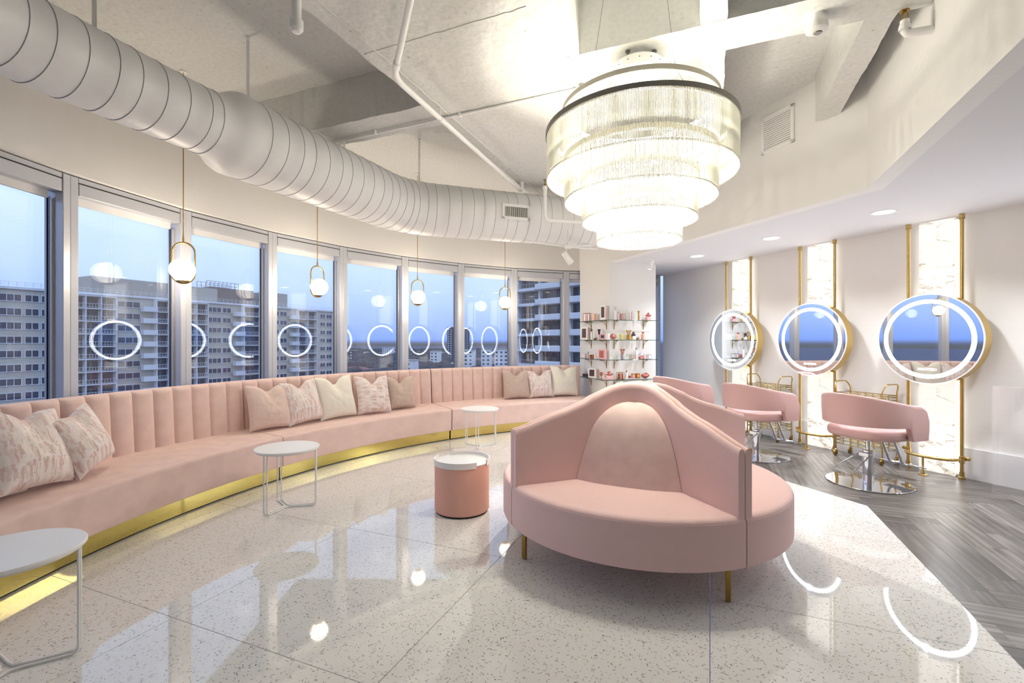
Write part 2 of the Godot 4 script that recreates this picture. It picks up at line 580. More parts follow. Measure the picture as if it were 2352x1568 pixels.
func floors() -> void:
	var base := struct("floor", Geo.new().prism(terrazzo_region(), -0.15, -0.004), M.grout, "polished terrazzo floor of large square slabs")
	var reg := terrazzo_region()
	var p := 1.22
	for i in range(-4, 8):
		for j in range(-4, 5):
			var a0 := 1.511 + p * i + 0.0016
			var b0 := -2.439 + p * j + 0.0016
			var a1 := a0 + p - 0.0032
			var b1 := b0 + p - 0.0032
			var poly := PackedVector2Array([flat(ab(a0, b0)), flat(ab(a1, b0)), flat(ab(a1, b1)), flat(ab(a0, b1))])
			for piece in Geometry2D.intersect_polygons(poly, reg):
				if Geometry2D.is_polygon_clockwise(piece) and piece.size() < 3: continue
				part("slab", Geo.new().prism(piece, -0.02, 0.0), M.terrazzo, base)
	var wood := struct("floor_wood", Geo.new().prism(wood_region(), -0.15, -0.004), M.black, "grey wood plank floor laid in herringbone")
	var wr := wood_region(-1.2)
	var W := 0.2
	var L := 1.2
	var gp := 0.0008
	rng.seed = 41
	var turn := Basis(Vector3.UP, -atan2(SN, CS))
	for i in range(-60, 60):
		for j in range(-9, 10):
			for k in 2:
				var o := Vector2(i * W - j * L + 3.6, i * W + j * L + 1.6)
				var r := Rect2(o, Vector2(L, W)) if k == 0 else Rect2(o + Vector2(0, W), Vector2(W, L))
				r = r.grow(-gp)
				var poly := PackedVector2Array()
				for c in [r.position, r.position + Vector2(r.size.x, 0), r.end, r.position + Vector2(0, r.size.y)]: poly.append(flat(ab(c.x, c.y)))
				for piece in Geometry2D.intersect_polygons(poly, wr):
					var mid := ab(r.get_center().x, r.get_center().y)
					var yaw := turn_to(ab(0, 1)) - PI / 2 if k == 1 else turn_to(ab(1, 0)) - PI / 2
					var inv := Basis(Vector3.UP, yaw).inverse()
					var loc := PackedVector2Array()
					for q in piece: loc.append(flat(inv * (Vector3(q.x, 0, q.y) - mid)))
					var o2 := part("plank", Geo.new().prism(loc, -0.015, 0.0), M.wood[rng.randi() % 5], wood)
					o2.position = mid
					o2.rotation.y = yaw

func windows() -> void:
	var n := 0
	for k in range(-3, 9):
		var p0 := arc(WIN, 5.86, 7.5 + 9.7 * k)
		var p1 := arc(WIN, 5.86, 7.5 + 9.7 * (k + 1))
		if k == 8: p1 = Vector3(2.80, 0, -9.05)
		n += 1
		var w := struct("window_%d" % n, null, null, "tall window bay with grey metal frame and rolled blind")
		var d := (p1 - p0)
		var L := d.length()
		w.position = p0
		w.basis = Basis(d.normalized(), Vector3.UP, d.normalized().cross(Vector3.UP))
		var t := LOW - 0.01
		var g := Geo.new()
		g.box(Vector3(0.032, (t + 0.45) / 2, -0.02), Vector3(0.056, t - 0.45, 0.15), Basis.IDENTITY, 0.003)
		part("left_jamb", g, M.frame, w)
		g = Geo.new().box(Vector3(L - 0.032, (t + 0.45) / 2, -0.02), Vector3(0.056, t - 0.45, 0.15), Basis.IDENTITY, 0.003)
		part("right_jamb", g, M.frame, w)
		part("joint", Geo.new().box(Vector3(L, (t + 0.45) / 2, 0.0), Vector3(0.012, t - 0.45, 0.09)), M.gap, w)
		part("head_frame", Geo.new().box(Vector3(L / 2, 2.592, -0.01), Vector3(L - 0.13, 0.035, 0.12)), M.frame, w)
		part("head_gap", Geo.new().box(Vector3(L / 2, 2.570, 0.0), Vector3(L - 0.125, 0.008, 0.1)), M.gap, w)
		part("blind_box", Geo.new().box(Vector3(L / 2, 2.520, 0.0), Vector3(L - 0.13, 0.092, 0.105), Basis.IDENTITY, 0.003), M.frame, w)
		part("rolled_blind", Geo.new().box(Vector3(L / 2 - 0.01, 2.447, -0.035), Vector3(L - 0.17, 0.06, 0.02)), M.blind, w)
		part("sill", Geo.new().box(Vector3(L / 2, 0.47, -0.01), Vector3(L - 0.12, 0.05, 0.14)), M.frame, w)
		part("gasket", Geo.new().box(Vector3(L - 0.068, 1.46, -0.06), Vector3(0.010, 1.96, 0.004)), M.gap, w)
		part("side_track", Geo.new().box(Vector3(L - 0.066, 1.46, -0.025), Vector3(0.02, 1.92, 0.012)), M.frame, w)
		part("pull_chain", Geo.new().tube([Vector3(L - 0.064, 2.43, -0.012), Vector3(L - 0.064, 0.75, -0.012)], 0.0022, 6), M.seam, w)
		part("pane", Geo.new().box(Vector3(L / 2, 1.5, -0.075), Vector3(L - 0.11, 2.1, 0.024)), M.pane, w)

# ------------------------------------------------------------------ concrete, pipes
func ragged(a0: Vector2, a1: Vector2, amp: float, step := 0.05) -> PackedVector2Array:
	var p := PackedVector2Array()
	var n := int((a1 - a0).length() / step) + 1
	var nn := (a1 - a0).normalized().orthogonal()
	var drift := 0.0
	for i in n:
		drift = drift * 0.75 + rng.randf_range(-1, 1) * amp * 0.6
		p.append(a0.lerp(a1, float(i) / n) + nn * (drift if i > 0 else 0.0))
	return p
func grid_block(a0: float, a1: float, b0: float, b1: float, y0: float, y1: float, amp := 0.006) -> Geo:
	var c := [Vector2(a0, b0), Vector2(a1, b0), Vector2(a1, b1), Vector2(a0, b1)]
	var p := PackedVector2Array()
	for i in 4:
		for q in ragged(c[i], c[(i + 1) % 4], amp): p.append(flat(ab(q.x, q.y)))
	return Geo.new().prism(p, y0, y1)
func ceiling_parts() -> void:
	rng.seed = 17
	struct("ceiling_panel", grid_block(-2.5, 6.35, -2.22, -0.985, RIB, TOP, 0.012), M.concrete, "wide dropped concrete panel with a ragged edge")
	struct("ceiling_beam_cross", grid_block(3.2, 3.53, -0.83, 1.2, RIB, TOP), M.concrete, "concrete beam above the chandelier")
	struct("ceiling_beam_left", grid_block(3.40, 3.76, -4.9, -2.225, RIB + 0.01, TOP, 0.014), M.concrete, "concrete beam running over the duct to the windows")
	for b in [[-0.98, -0.83], [-0.05, 0.10], [0.88, 1.05]]:
		var mid: float = (b[0] + b[1]) / 2
		var g := grid_block(-0.6, 3.198, b[0], b[1], RIB + 0.004, TOP)
		struct("ceiling_rib", g, M.concrete, "narrow concrete rib between ceiling coffers")
		g = grid_block(3.532 if mid > -0.5 else 3.2, 6.0 - 1.046 * mid, b[0], b[1], RIB + 0.004, TOP)
		struct("ceiling_rib", g, M.concrete, "narrow concrete rib between ceiling coffers")
	for a in [1.35, 2.62, 5.0]:
		var pts := []
		for i in 26: pts.append(ab(a + rng.randf_range(-0.006, 0.006), lerpf(-2.2, -1.0, i / 25.0), RIB))
		struct("trim_%d" % (int(a * 10)), Geo.new().tube(pts, 0.004, 5), M.concrete, "rough formwork ridge across the concrete panel")
	var ridge := []
	for i in 90: ridge.append(ab(lerpf(-0.2, 6.3, i / 89.0), -2.10 + rng.randf_range(-0.006, 0.006), RIB))
	struct("trim_ridge", Geo.new().tube(ridge, 0.006, 5), M.concrete, "rough formwork ridge along the edge of the concrete panel")
	# pipes under the panel
	var p0 := fl(905, 178, 3.24)
	var pipe := thing("sprinkler_pipe", "white sprinkler pipe bending along the ragged concrete edge", "pipe")
	var far := fl(1196, 437, 3.24)
	var dir := Vector3(-0.344, 0, -0.939)
	var near := p0 - dir * 1.6
	var path := []
	path.append(near)
	path.append(p0 - dir * 0.14)
	for i in 7:
		var t := i / 6.0
		var d2 := (far - p0).normalized()
		path.append((p0 - dir * 0.12).lerp(p0, t).lerp(p0.lerp(p0 + d2 * 0.12, t), t))
	path.append(far)
	part("run", Geo.new().tube(path, 0.021, 12), M.white, pipe)
	part("elbow", Geo.new().tube([far - Vector3(0, 0.0, 0), far + Vector3(0.015, 0.05, -0.005), far + Vector3(0.015, 0.12, -0.005)], 0.025, 10), M.white, pipe)
	part("coupling", Geo.new().tube([p0 - dir * 0.20, p0 - dir * 0.13], 0.026, 12), M.white, pipe)
	for t in [0.25, 0.8]:
		var q := p0.lerp(far, t)
		part("hanger_rod", Geo.new().tube([q, Vector3(q.x, RIB, q.z)], 0.004, 6), M.white, pipe)
		part("hanger_ring", Geo.new().tube([q - (far - p0).normalized() * 0.012, q + (far - p0).normalized() * 0.012], 0.026, 12), M.white, pipe)
	var c := thing("conduit", "thin white conduit strapped across the concrete panel", "pipe")
	part("run", Geo.new().tube([ab(3.60, -0.95, RIB - 0.016), ab(3.62, -2.3, RIB - 0.016), ab(3.66, -4.4, RIB - 0.014)], 0.012, 8), M.white, c)
	for b in [-1.3, -2.0, -2.9, -3.6]:
		part("clip", Geo.new().box(ab(3.62, b, RIB - 0.012), Vector3(0.02, 0.034, 0.04), Basis(Vector3.UP, -0.39)), M.white, c)
	var jb := thing("junction_box", "small metal junction with loose wires beside the chandelier", "wiring", ab(3.58, -0.90, RIB))
	part("clamp", Geo.new().box(Vector3(0, -0.015, 0), Vector3(0.05, 0.03, 0.04), Basis.IDENTITY, 0.004), M.ring, jb)
	part("wire", Geo.new().tube([Vector3(0, -0.02, 0), Vector3(0.1, -0.05, 0.02), Vector3(0.22, -0.02, 0.03), Vector3(0.34, -0.07, 0.03), Vector3(0.45, -0.03, 0.04)], 0.003, 5), M.white, jb)
	part("wire", Geo.new().tube([Vector3(0, -0.02, 0), Vector3(0.01, -0.1, 0.0), Vector3(0.005, -0.2, 0.01), Vector3(0.04, -0.3, 0.01)], 0.0025, 5), M.white, jb)
	# capped pipe drop near the top of the frame
	var dp := fl(681, 62, 3.12)
	var dr := thing("pipe_drop", "white capped pipe dropping from the slab", "pipe", dp)
	part("stem", Geo.new().tube([Vector3(0, 0.0, 0), Vector3(0, TOP - dp.y, 0)], 0.026, 14), M.white, dr)
	part("cap", Geo.new().lathe([Vector2(0, -0.035), Vector2(0.022, -0.03), Vector2(0.036, -0.012), Vector2(0.036, 0.035), Vector2(0.026, 0.04)], 18), M.white, dr)
	# brass sprinkler by the duct
	var sp := fl(1252, 430, 3.05)
	var s1 := thing("ceiling_sprinkler", "brass sprinkler head on a white pipe beside the duct", "sprinkler", sp)
	part("pipe", Geo.new().tube([Vector3(0, -0.02, 0), Vector3(0, -0.31, 0), Vector3(0.012, -0.345, -0.003), Vector3(0.05, -0.36, -0.01), Vector3(0.55, -0.36, -0.12)], 0.02, 10), M.white, s1)
	part("coupling", Geo.new().tube([Vector3(0, -0.03, 0), Vector3(0, 0.01, 0)], 0.026, 10), M.white, s1)
	part("head", Geo.new().lathe([Vector2(0.012, 0.0), Vector2(0.014, 0.03), Vector2(0.006, 0.04), Vector2(0.008, 0.075), Vector2(0.024, 0.08), Vector2(0.0, 0.085)], 12), M.dark_brass, s1)

func catmull(pts: Array, step: float) -> Array:
	var out := []
	for i in pts.size() - 1:
		var a: Vector3 = pts[maxi(i - 1, 0)]
		var b: Vector3 = pts[i]
		var c: Vector3 = pts[i + 1]
		var d: Vector3 = pts[mini(i + 2, pts.size() - 1)]
		var n := maxi(1, int((c - b).length() / step))
		for k in n: out.append(b.cubic_interpolate(c, a, d, float(k) / n))
	out.append(pts[-1])
	return out
func duct() -> void:
	var Y := 2.93
	var pts := []
	for q in [[-2.66, 1.2], [-2.62, 1.7], [-2.545, 2.355], [-2.40, 2.84], [-2.25, 3.27], [-2.05, 3.78], [-1.81, 4.35], [-1.58, 4.88], [-1.37, 5.33], [-1.12, 5.58], [-0.77, 5.73], [0.06, 6.02], [0.64, 6.19], [1.3, 6.37], [2.0, 6.56]]:
		pts.append(Vector3(q[0], Y, -q[1]))
	var path := catmull(pts, 0.03)
	var d := thing("spiral_duct", "large white spiral air duct curving below the concrete ceiling", "duct")
	var lens := [0.0]
	for i in range(1, path.size()): lens.append(lens[-1] + (path[i] - path[i - 1]).length())
	var i0 := 0
	for i in path.size():
		if path[i].z < -3.42 and i0 == 0: i0 = i
	var small := path.slice(0, i0)
	var big := path.slice(i0 + 5)
	part("narrow_body", Geo.new().tube(small, 0.226, 40), M.duct, d)
	var red := path.slice(i0 - 2, i0 + 8)
	var rad := []
	for i in red.size(): rad.append(lerpf(0.232, 0.308, smoothstep(0.0, 1.0, clampf((i - 2) / 5.0, 0, 1))))
	part("reducer", Geo.new().tube(red, rad, 40), M.duct, d)
	part("wide_body", Geo.new().tube(big, 0.305, 44), M.duct, d)
	var next := 0.1
	for i in path.size() - 1:
		if lens[i] >= next:
			next += 0.145
			if absi(i - i0 - 3) < 6: continue
			var r := 0.227 if i < i0 else 0.306
			var t: Vector3 = (path[i + 1] - path[maxi(i - 1, 0)]).normalized()
			var x := t.cross(Vector3.UP).normalized()
			var y := x.cross(t)
			var ring := []
			for k in 44: ring.append(path[i] + (x * cos(TAU * k / 44) + y * sin(TAU * k / 44)) * r)
			part("seam", Geo.new().tube(ring, 0.0022, 5, true), M.seam, d)
	for u in [213.0, 567.0, 790.0, 963.0]:
		var best := 0
		for i in path.size():
			var uu: float = 1176.0 + F * path[i].x / -path[i].z
			if absf(uu - u) < absf(1176.0 + F * path[best].x / -path[best].z - u): best = i
		var q: Vector3 = path[best]
		var r := 0.226 if best < i0 else 0.305
		part("hanger_strap", Geo.new().box(Vector3(q.x, (q.y + r + TOP) / 2, q.z), Vector3(0.022, TOP - q.y - r + 0.01, 0.006), Basis(Vector3.UP, 0.5)), M.white, d)
		part("anchor", Geo.new().lathe([Vector2(0.0, -0.02), Vector2(0.018, -0.02), Vector2(0.018, 0.0)], 10, Vector3(q.x, TOP, q.z)), M.white, d)
	# register on the face of the duct
	var rp := fl(1165, 487, 2.93)
	for i in path.size():
		var uu: float = 1176.0 + F * path[i].x / -path[i].z
		if uu > 1165:
			rp = path[i]
			var t: Vector3 = (path[i + 1] - path[i - 1]).normalized()
			var nrm := t.cross(Vector3.UP).normalized()
			if nrm.z < 0: nrm = -nrm
			nrm = (nrm + Vector3(0, -0.05, 0)).normalized()
			var b := Basis(t, nrm.cross(t).normalized(), nrm)
			if b.y.y < 0: b = Basis(-t, nrm.cross(-t).normalized(), nrm)
			var g := Geo.new()
			var c := rp + nrm * 0.308
			for s in [-1.0, 1.0]:
				g.box(c + b.y * 0.075 * s, Vector3(0.36, 0.035, 0.02), b, 0.003)
				g.box(c + b.x * 0.162 * s, Vector3(0.035, 0.185, 0.02), b, 0.003)
			part("register_frame", g, M.white, d)
			part("register_back", Geo.new().box(c - nrm * 0.004, Vector3(0.30, 0.12, 0.006), b), M.ring, d)
			for k in 11:
				part("register_slat", Geo.new().box(c + b.x * (-0.135 + 0.027 * k) + nrm * 0.002, Vector3(0.004, 0.118, 0.016), b), M.white, d)
			break

# ------------------------------------------------------------------ banquette
func sweep(profile: Array, c: Vector2, a0: float, a1: float, n: int, origin: Vector3) -> Geo:
	var g := Geo.new()
	var rows := []
	for i in n + 1:
		var row: Array[Vector3] = []
		for q in profile: row.append(arc(c, q.x, lerpf(a0, a1, float(i) / n), q.y) - origin)
		rows.append(row)
	var mid := Vector2.ZERO
	for q in profile: mid += q
	mid /= profile.size()
	# flat-shaded across sharp profile corners, smooth along the arc
	for j in profile.size():
		var j2 := (j + 1) % profile.size()
		var pn: Vector2 = profile[j2] - profile[j]
		var e := Vector2(pn.y, -pn.x).normalized()
		if e.dot((profile[j] + profile[j2]) / 2 - mid) < 0: e = -e
		for i in n:
			var na := arc(Vector2.ZERO, e.x, lerpf(a0, a1, float(i) / n), e.y)
			var nb := arc(Vector2.ZERO, e.x, lerpf(a0, a1, float(i + 1) / n), e.y)
			g.tri(rows[i][j], rows[i + 1][j], rows[i + 1][j2], na, nb, nb)
			g.tri(rows[i][j], rows[i + 1][j2], rows[i][j2], na, nb, na)
	var t0 := arc(c, 5, a0) - arc(c, 5, a0 + 0.1)
	g.cap(rows[0], t0.normalized())
	var t1 := arc(c, 5, a1) - arc(c, 5, a1 - 0.1)
	g.cap(rows[n], t1.normalized())
	return g
func round_profile(pts: Array, rads: Array, seg := 5) -> Array:
	var out := []
	for i in pts.size():
		var p: Vector2 = pts[i]
		var r: float = rads[i]
		if r <= 0.0:
			out.append(p); continue
		var a: Vector2 = p + (pts[(i - 1 + pts.size()) % pts.size()] - p).normalized() * r
		var b: Vector2 = p + (pts[(i + 1) % pts.size()] - p).normalized() * r
		for k in seg + 1:
			var t := float(k) / seg
			out.append(a.lerp(p, t).lerp(p.lerp(b, t), t))
	return out
func banquette() -> void:
	var labels := ["blush velvet banquette section holding the pair of brush-stroke pillows and one cream pillow", "blush velvet banquette section holding the row of five pillows", "blush velvet banquette section ending at the shelf pillar"]
	var starts := [-3.7, 23.3, 50.4]
	var seat_p := round_profile([Vector2(5.045, 0.135), Vector2(5.035, 0.428), Vector2(5.60, 0.462), Vector2(5.60, 0.135)], [0.012, 0.035, 0.0, 0.0])
	for s in 3:
		var a0: float = starts[s]
		var a1: float = a0 + 27.0
		if s == 0: a0 -= 9.0
		var org := arc(SOFA, 5.3, (a0 + a1) / 2)
		var t := thing("banquette", labels[s], "sofa", org, 0.0, "curved banquette sections under the windows")
		part("brass_plinth", sweep([Vector2(5.09, 0.012), Vector2(5.09, 0.135), Vector2(5.55, 0.135), Vector2(5.55, 0.012)], SOFA, a0 + 0.06, a1 - 0.06, 40, org), M.brass_plate, t, "polished brass kick plate")
		part("plinth_shade_strip", sweep([Vector2(5.10, 0.0), Vector2(5.10, 0.012), Vector2(5.5, 0.012), Vector2(5.5, 0.0)], SOFA, a0 + 0.1, a1 - 0.1, 30, org), M.black, t)  # black strip painted in as the shade under the brass plate
		part("seat", sweep(seat_p, SOFA, a0 + 0.05, a1 - 0.05, 48, org), M.velvet, t)
		part("back_frame", sweep([Vector2(5.63, 0.14), Vector2(5.655, 0.935), Vector2(5.70, 0.935), Vector2(5.70, 0.14)], SOFA, a0 + 0.05, a1 - 0.05, 40, org), M.velvet, t)
		# one channel, shared by the whole section
		var rows := []
		var prof := [[5.585, 0.40, 1.0], [5.588, 0.455, 1.0], [5.60, 0.65, 1.0], [5.612, 0.85, 1.0], [5.616, 0.915, 1.0], [5.622, 0.938, 0.9], [5.634, 0.952, 0.7], [5.652, 0.958, 0.35], [5.675, 0.957, 0.2], [5.69, 0.945, 0.0]]
		for q in prof:
			var row: Array[Vector3] = []
			for k in 13:
				var x := -1.0 + 2.0 * k / 12.0
				var bul: float = 0.03 * pow(maxf(0.0, 1.0 - pow(absf(x), 2.6)), 0.6) * q[2]
				var p := arc(Vector2.ZERO, q[0] - bul, 0.9 * x * 0.995, q[1])
				row.append(p)
			rows.append(row)
		var m := Geo.new().sheet(rows, false, false, Vector3(-9, 0.6, 0))
		for k in m.n.size(): m.n[k] = -m.n[k]
		# turn the winding with the normals so the room side is the front
		var g2 := Geo.new()
		for k in range(0, m.v.size(), 3): g2.tri(m.v[k], m.v[k + 1], m.v[k + 2], m.n[k], m.n[k + 1], m.n[k + 2])
		var mesh := g2.mesh()
		var n := int(round((a1 - a0) / 1.8))
		for i in n:
			var o := part("back_channel", mesh, M.velvet, t)
			o.position = Vector3(SOFA.x, 0, -SOFA.y) - org
			o.rotation.y = -deg_to_rad(a0 + 0.9 + 1.8 * i)

# ------------------------------------------------------------------ round settee
func settee() -> void:
	var C := Vector3(0.885, 0, -3.33)
	var t := thing("round_settee", "round pink four-seat settee with peaked dividing backs on brass legs", "settee", C, deg_to_rad(-24.8))
	var R := 0.945
	var sp := round_profile([Vector2(R, 0.19), Vector2(R, 0.455), Vector2(0.04, 0.458), Vector2(0.04, 0.19)], [0.012, 0.042, 0.0, 0.0], 6)
	var seat := sweep_y(sp, -44.75, 44.75, 36)
	var tb := [[0.0, 1.075], [0.1, 1.055], [0.26, 1.005], [0.39, 0.95], [0.54, 0.908], [0.93, 0.805]]
	var hgt := func(r: float) -> float:
		for i in tb.size() - 1:
			if r <= tb[i + 1][0]: return lerpf(tb[i][1], tb[i + 1][1], smoothstep(0.0, 1.0, (r - tb[i][0]) / (tb[i + 1][0] - tb[i][0])) * 0.35 + 0.65 * (r - tb[i][0]) / (tb[i + 1][0] - tb[i][0]))
		return tb[-1][1]
	# back shell: a V in plan with a rounded inner corner
	var rho := 0.18
	var e := sqrt(0.5)
	var path := []      # [point, inward normal]
	for i in 15:
		var s := lerpf(0.935, 0.045 + rho, i / 14.0)
		path.append([Vector3(-e, 0, e) * s + Vector3(e, 0, e) * 0.045, Vector3(e, 0, e)])
	var cc := Vector3(0, 0, (0.045 + rho) / e)
	for i in range(1, 12):
		var a := deg_to_rad(lerpf(-135.0, -45.0, i / 12.0))
		var dv := Vector3(cos(a), 0, sin(a))
		path.append([cc + dv * rho, -dv])
	for i in 15:
		var s := lerpf(0.045 + rho, 0.935, i / 14.0)
		path.append([Vector3(e, 0, e) * s + Vector3(-e, 0, e) * 0.045, Vector3(-e, 0, e)])
	var rows := []
	for q in path:
		var p: Vector3 = q[0]
		var nn: Vector3 = q[1]
		var r := Vector2(p.x, p.z).length()
		var y: float = hgt.call(clampf((r - 0.13) * 0.93 / 0.80, 0.0, 0.93))
		var row: Array[Vector3] = []
		for k in [[0.0, 0.40], [0.0, y * 0.5 + 0.22], [0.0, y - 0.035], [-0.004, y - 0.016], [-0.012, y - 0.004], [-0.022, y], [-0.032, y - 0.004], [-0.040, y - 0.014], [-0.042, y - 0.03], [-0.042, 0.18]]:
			row.append(p + nn * k[0] + Vector3(0, k[1], 0))
		rows.append(row)
	var back := Geo.new().sheet(rows, false, false, Vector3(0, 0.5, -3.0))
	back.cap(rows[0], Vector3(-e, 0, e)); back.cap(rows[-1], Vector3(e, 0, e))
	# arched cushion in the corner
	var crow := []
	var NR := 16
	for i in NR + 1:
		var f := float(i) / NR
		var yy := lerpf(0.44, 0.955, sin(f * PI / 2))
		var g := (yy - 0.44) / 0.515
		var wl := 0.315 * (1.0 - 0.40 * pow(g, 1.2))
		var w := wl * pow(maxf(0.0, 1.0 - pow(g, 7.0)), 0.5) + 0.012
		var zf := wl + 0.10
		var row: Array[Vector3] = []
		for j in 17:
			var x := -1.0 + j / 8.0
			x = signf(x) * pow(absf(x), 0.75)
			var edge := pow(maxf(0.0, 1.0 - pow(absf(x), 7.0)), 0.5) * pow(maxf(0.0, 1.0 - pow(g, 9.0)), 0.5)
			row.append(Vector3(w * x, yy, lerpf(minf(w * absf(x) + 0.07, zf), zf + 0.025 * (1.0 - x * x) * (1.0 - g * g), edge)))
		crow.append(row)
	var cush := Geo.new().sheet(crow, false, false, Vector3(0, 0.6, -3.0))
	# fill between the cushion rim and the shell
	for i in NR:
		for sd in [0, 16]:
			var a: Vector3 = crow[i][sd]
			var b: Vector3 = crow[i + 1][sd]
			cush.face(a, b, b - Vector3(0, 0, 0.14), a - Vector3(0, 0, 0.14), Vector3(-1 if sd == 0 else 1, 0.2, 0))
	var topr: Array = crow[NR]
	for j in 16: cush.face(topr[j], topr[j + 1], topr[j + 1] - Vector3(0, 0, 0.14), topr[j] - Vector3(0, 0, 0.14), Vector3.UP)
	var sm := seat.mesh()
	var bm := back.mesh()
	var cm := cush.mesh()
	var lm := Geo.new().box(Vector3(0, 0.098, 0), Vector3(0.026, 0.19, 0.026), Basis.IDENTITY, 0.002).mesh()
	var pp := []
	for i in 41: pp.append(Vector3(sin(deg_to_rad(lerpf(-43.5, 43.5, i / 40.0))) * (R - 0.004), 0.428, cos(deg_to_rad(lerpf(-43.5, 43.5, i / 40.0))) * (R - 0.004)))
	var pm := Geo.new().tube(pp, 0.0035, 6).mesh()
	for k in 4:
		var rot := Basis(Vector3.UP, k * PI / 2)
		var st := part("seat", sm, M.boucle, t); st.basis = rot
		var pi := part("piping", pm, M.boucle, st)
		part("backrest", bm, M.boucle, t).basis = rot
		part("back_cushion", cm, M.cushion, t, "smooth arched back cushion").basis = rot
		for s in ([-1.0, 1.0] if k % 2 == 0 else []):
			var l := part("leg", lm, M.dark_brass, t, "square brass leg")
			l.transform = Transform3D(rot, rot * Vector3(sin(deg_to_rad(41.0 * s)) * 0.885, 0, cos(deg_to_rad(41.0 * s)) * 0.885))
	part("crown", Geo.new().lathe([Vector2(0.135, 1.0), Vector2(0.13, 1.045), Vector2(0.10, 1.06), Vector2(0.06, 1.068), Vector2(0, 1.07)], 28), M.boucle, t)
func sweep_y(profile: Array, a0: float, a1: float, n: int) -> Geo:     # sector about the y axis, bisector +z
	var g := Geo.new()
	var mid := Vector2.ZERO
	for q in profile: mid += q
	mid /= profile.size()
	mid = Vector2(0.5, 0.32)
	var pos := func(q: Vector2, a: float) -> Vector3: return Vector3(sin(a) * q.x, q.y, cos(a) * q.x)
	var rows := []
	for i in n + 1:
		var row: Array[Vector3] = []
		for q in profile: row.append(pos.call(q, deg_to_rad(lerpf(a0, a1, float(i) / n))))
		rows.append(row)
	var en: Array[Vector2] = []
	for j in profile.size():
		var pn: Vector2 = profile[(j + 1) % profile.size()] - profile[j]
		var e := Vector2(pn.y, -pn.x).normalized()
		if e.dot((profile[j] + profile[(j + 1) % profile.size()]) / 2 - mid) < 0: e = -e
		en.append(e)
	for j in profile.size():
		var j2 := (j + 1) % profile.size()
		var ea := en[j]
		var eb := en[j]
		var pv := en[(j - 1 + en.size()) % en.size()]
		if pv.dot(en[j]) > 0.6: ea = (pv + en[j]).normalized()
		if en[j2].dot(en[j]) > 0.6: eb = (en[j2] + en[j]).normalized()
		for i in n:
			var t0 := deg_to_rad(lerpf(a0, a1, float(i) / n))
			var t1 := deg_to_rad(lerpf(a0, a1, float(i + 1) / n))
			g.tri(rows[i][j], rows[i + 1][j], rows[i + 1][j2], pos.call(ea, t0), pos.call(ea, t1), pos.call(eb, t1))
			g.tri(rows[i][j], rows[i + 1][j2], rows[i][j2], pos.call(ea, t0), pos.call(eb, t1), pos.call(eb, t0))
	var ra := deg_to_rad(a0)
	var rb := deg_to_rad(a1)
	g.cap(rows[0], Vector3(-cos(ra), 0, sin(ra)))
	g.cap(rows[n], Vector3(cos(rb), 0, -sin(rb)))
	return g

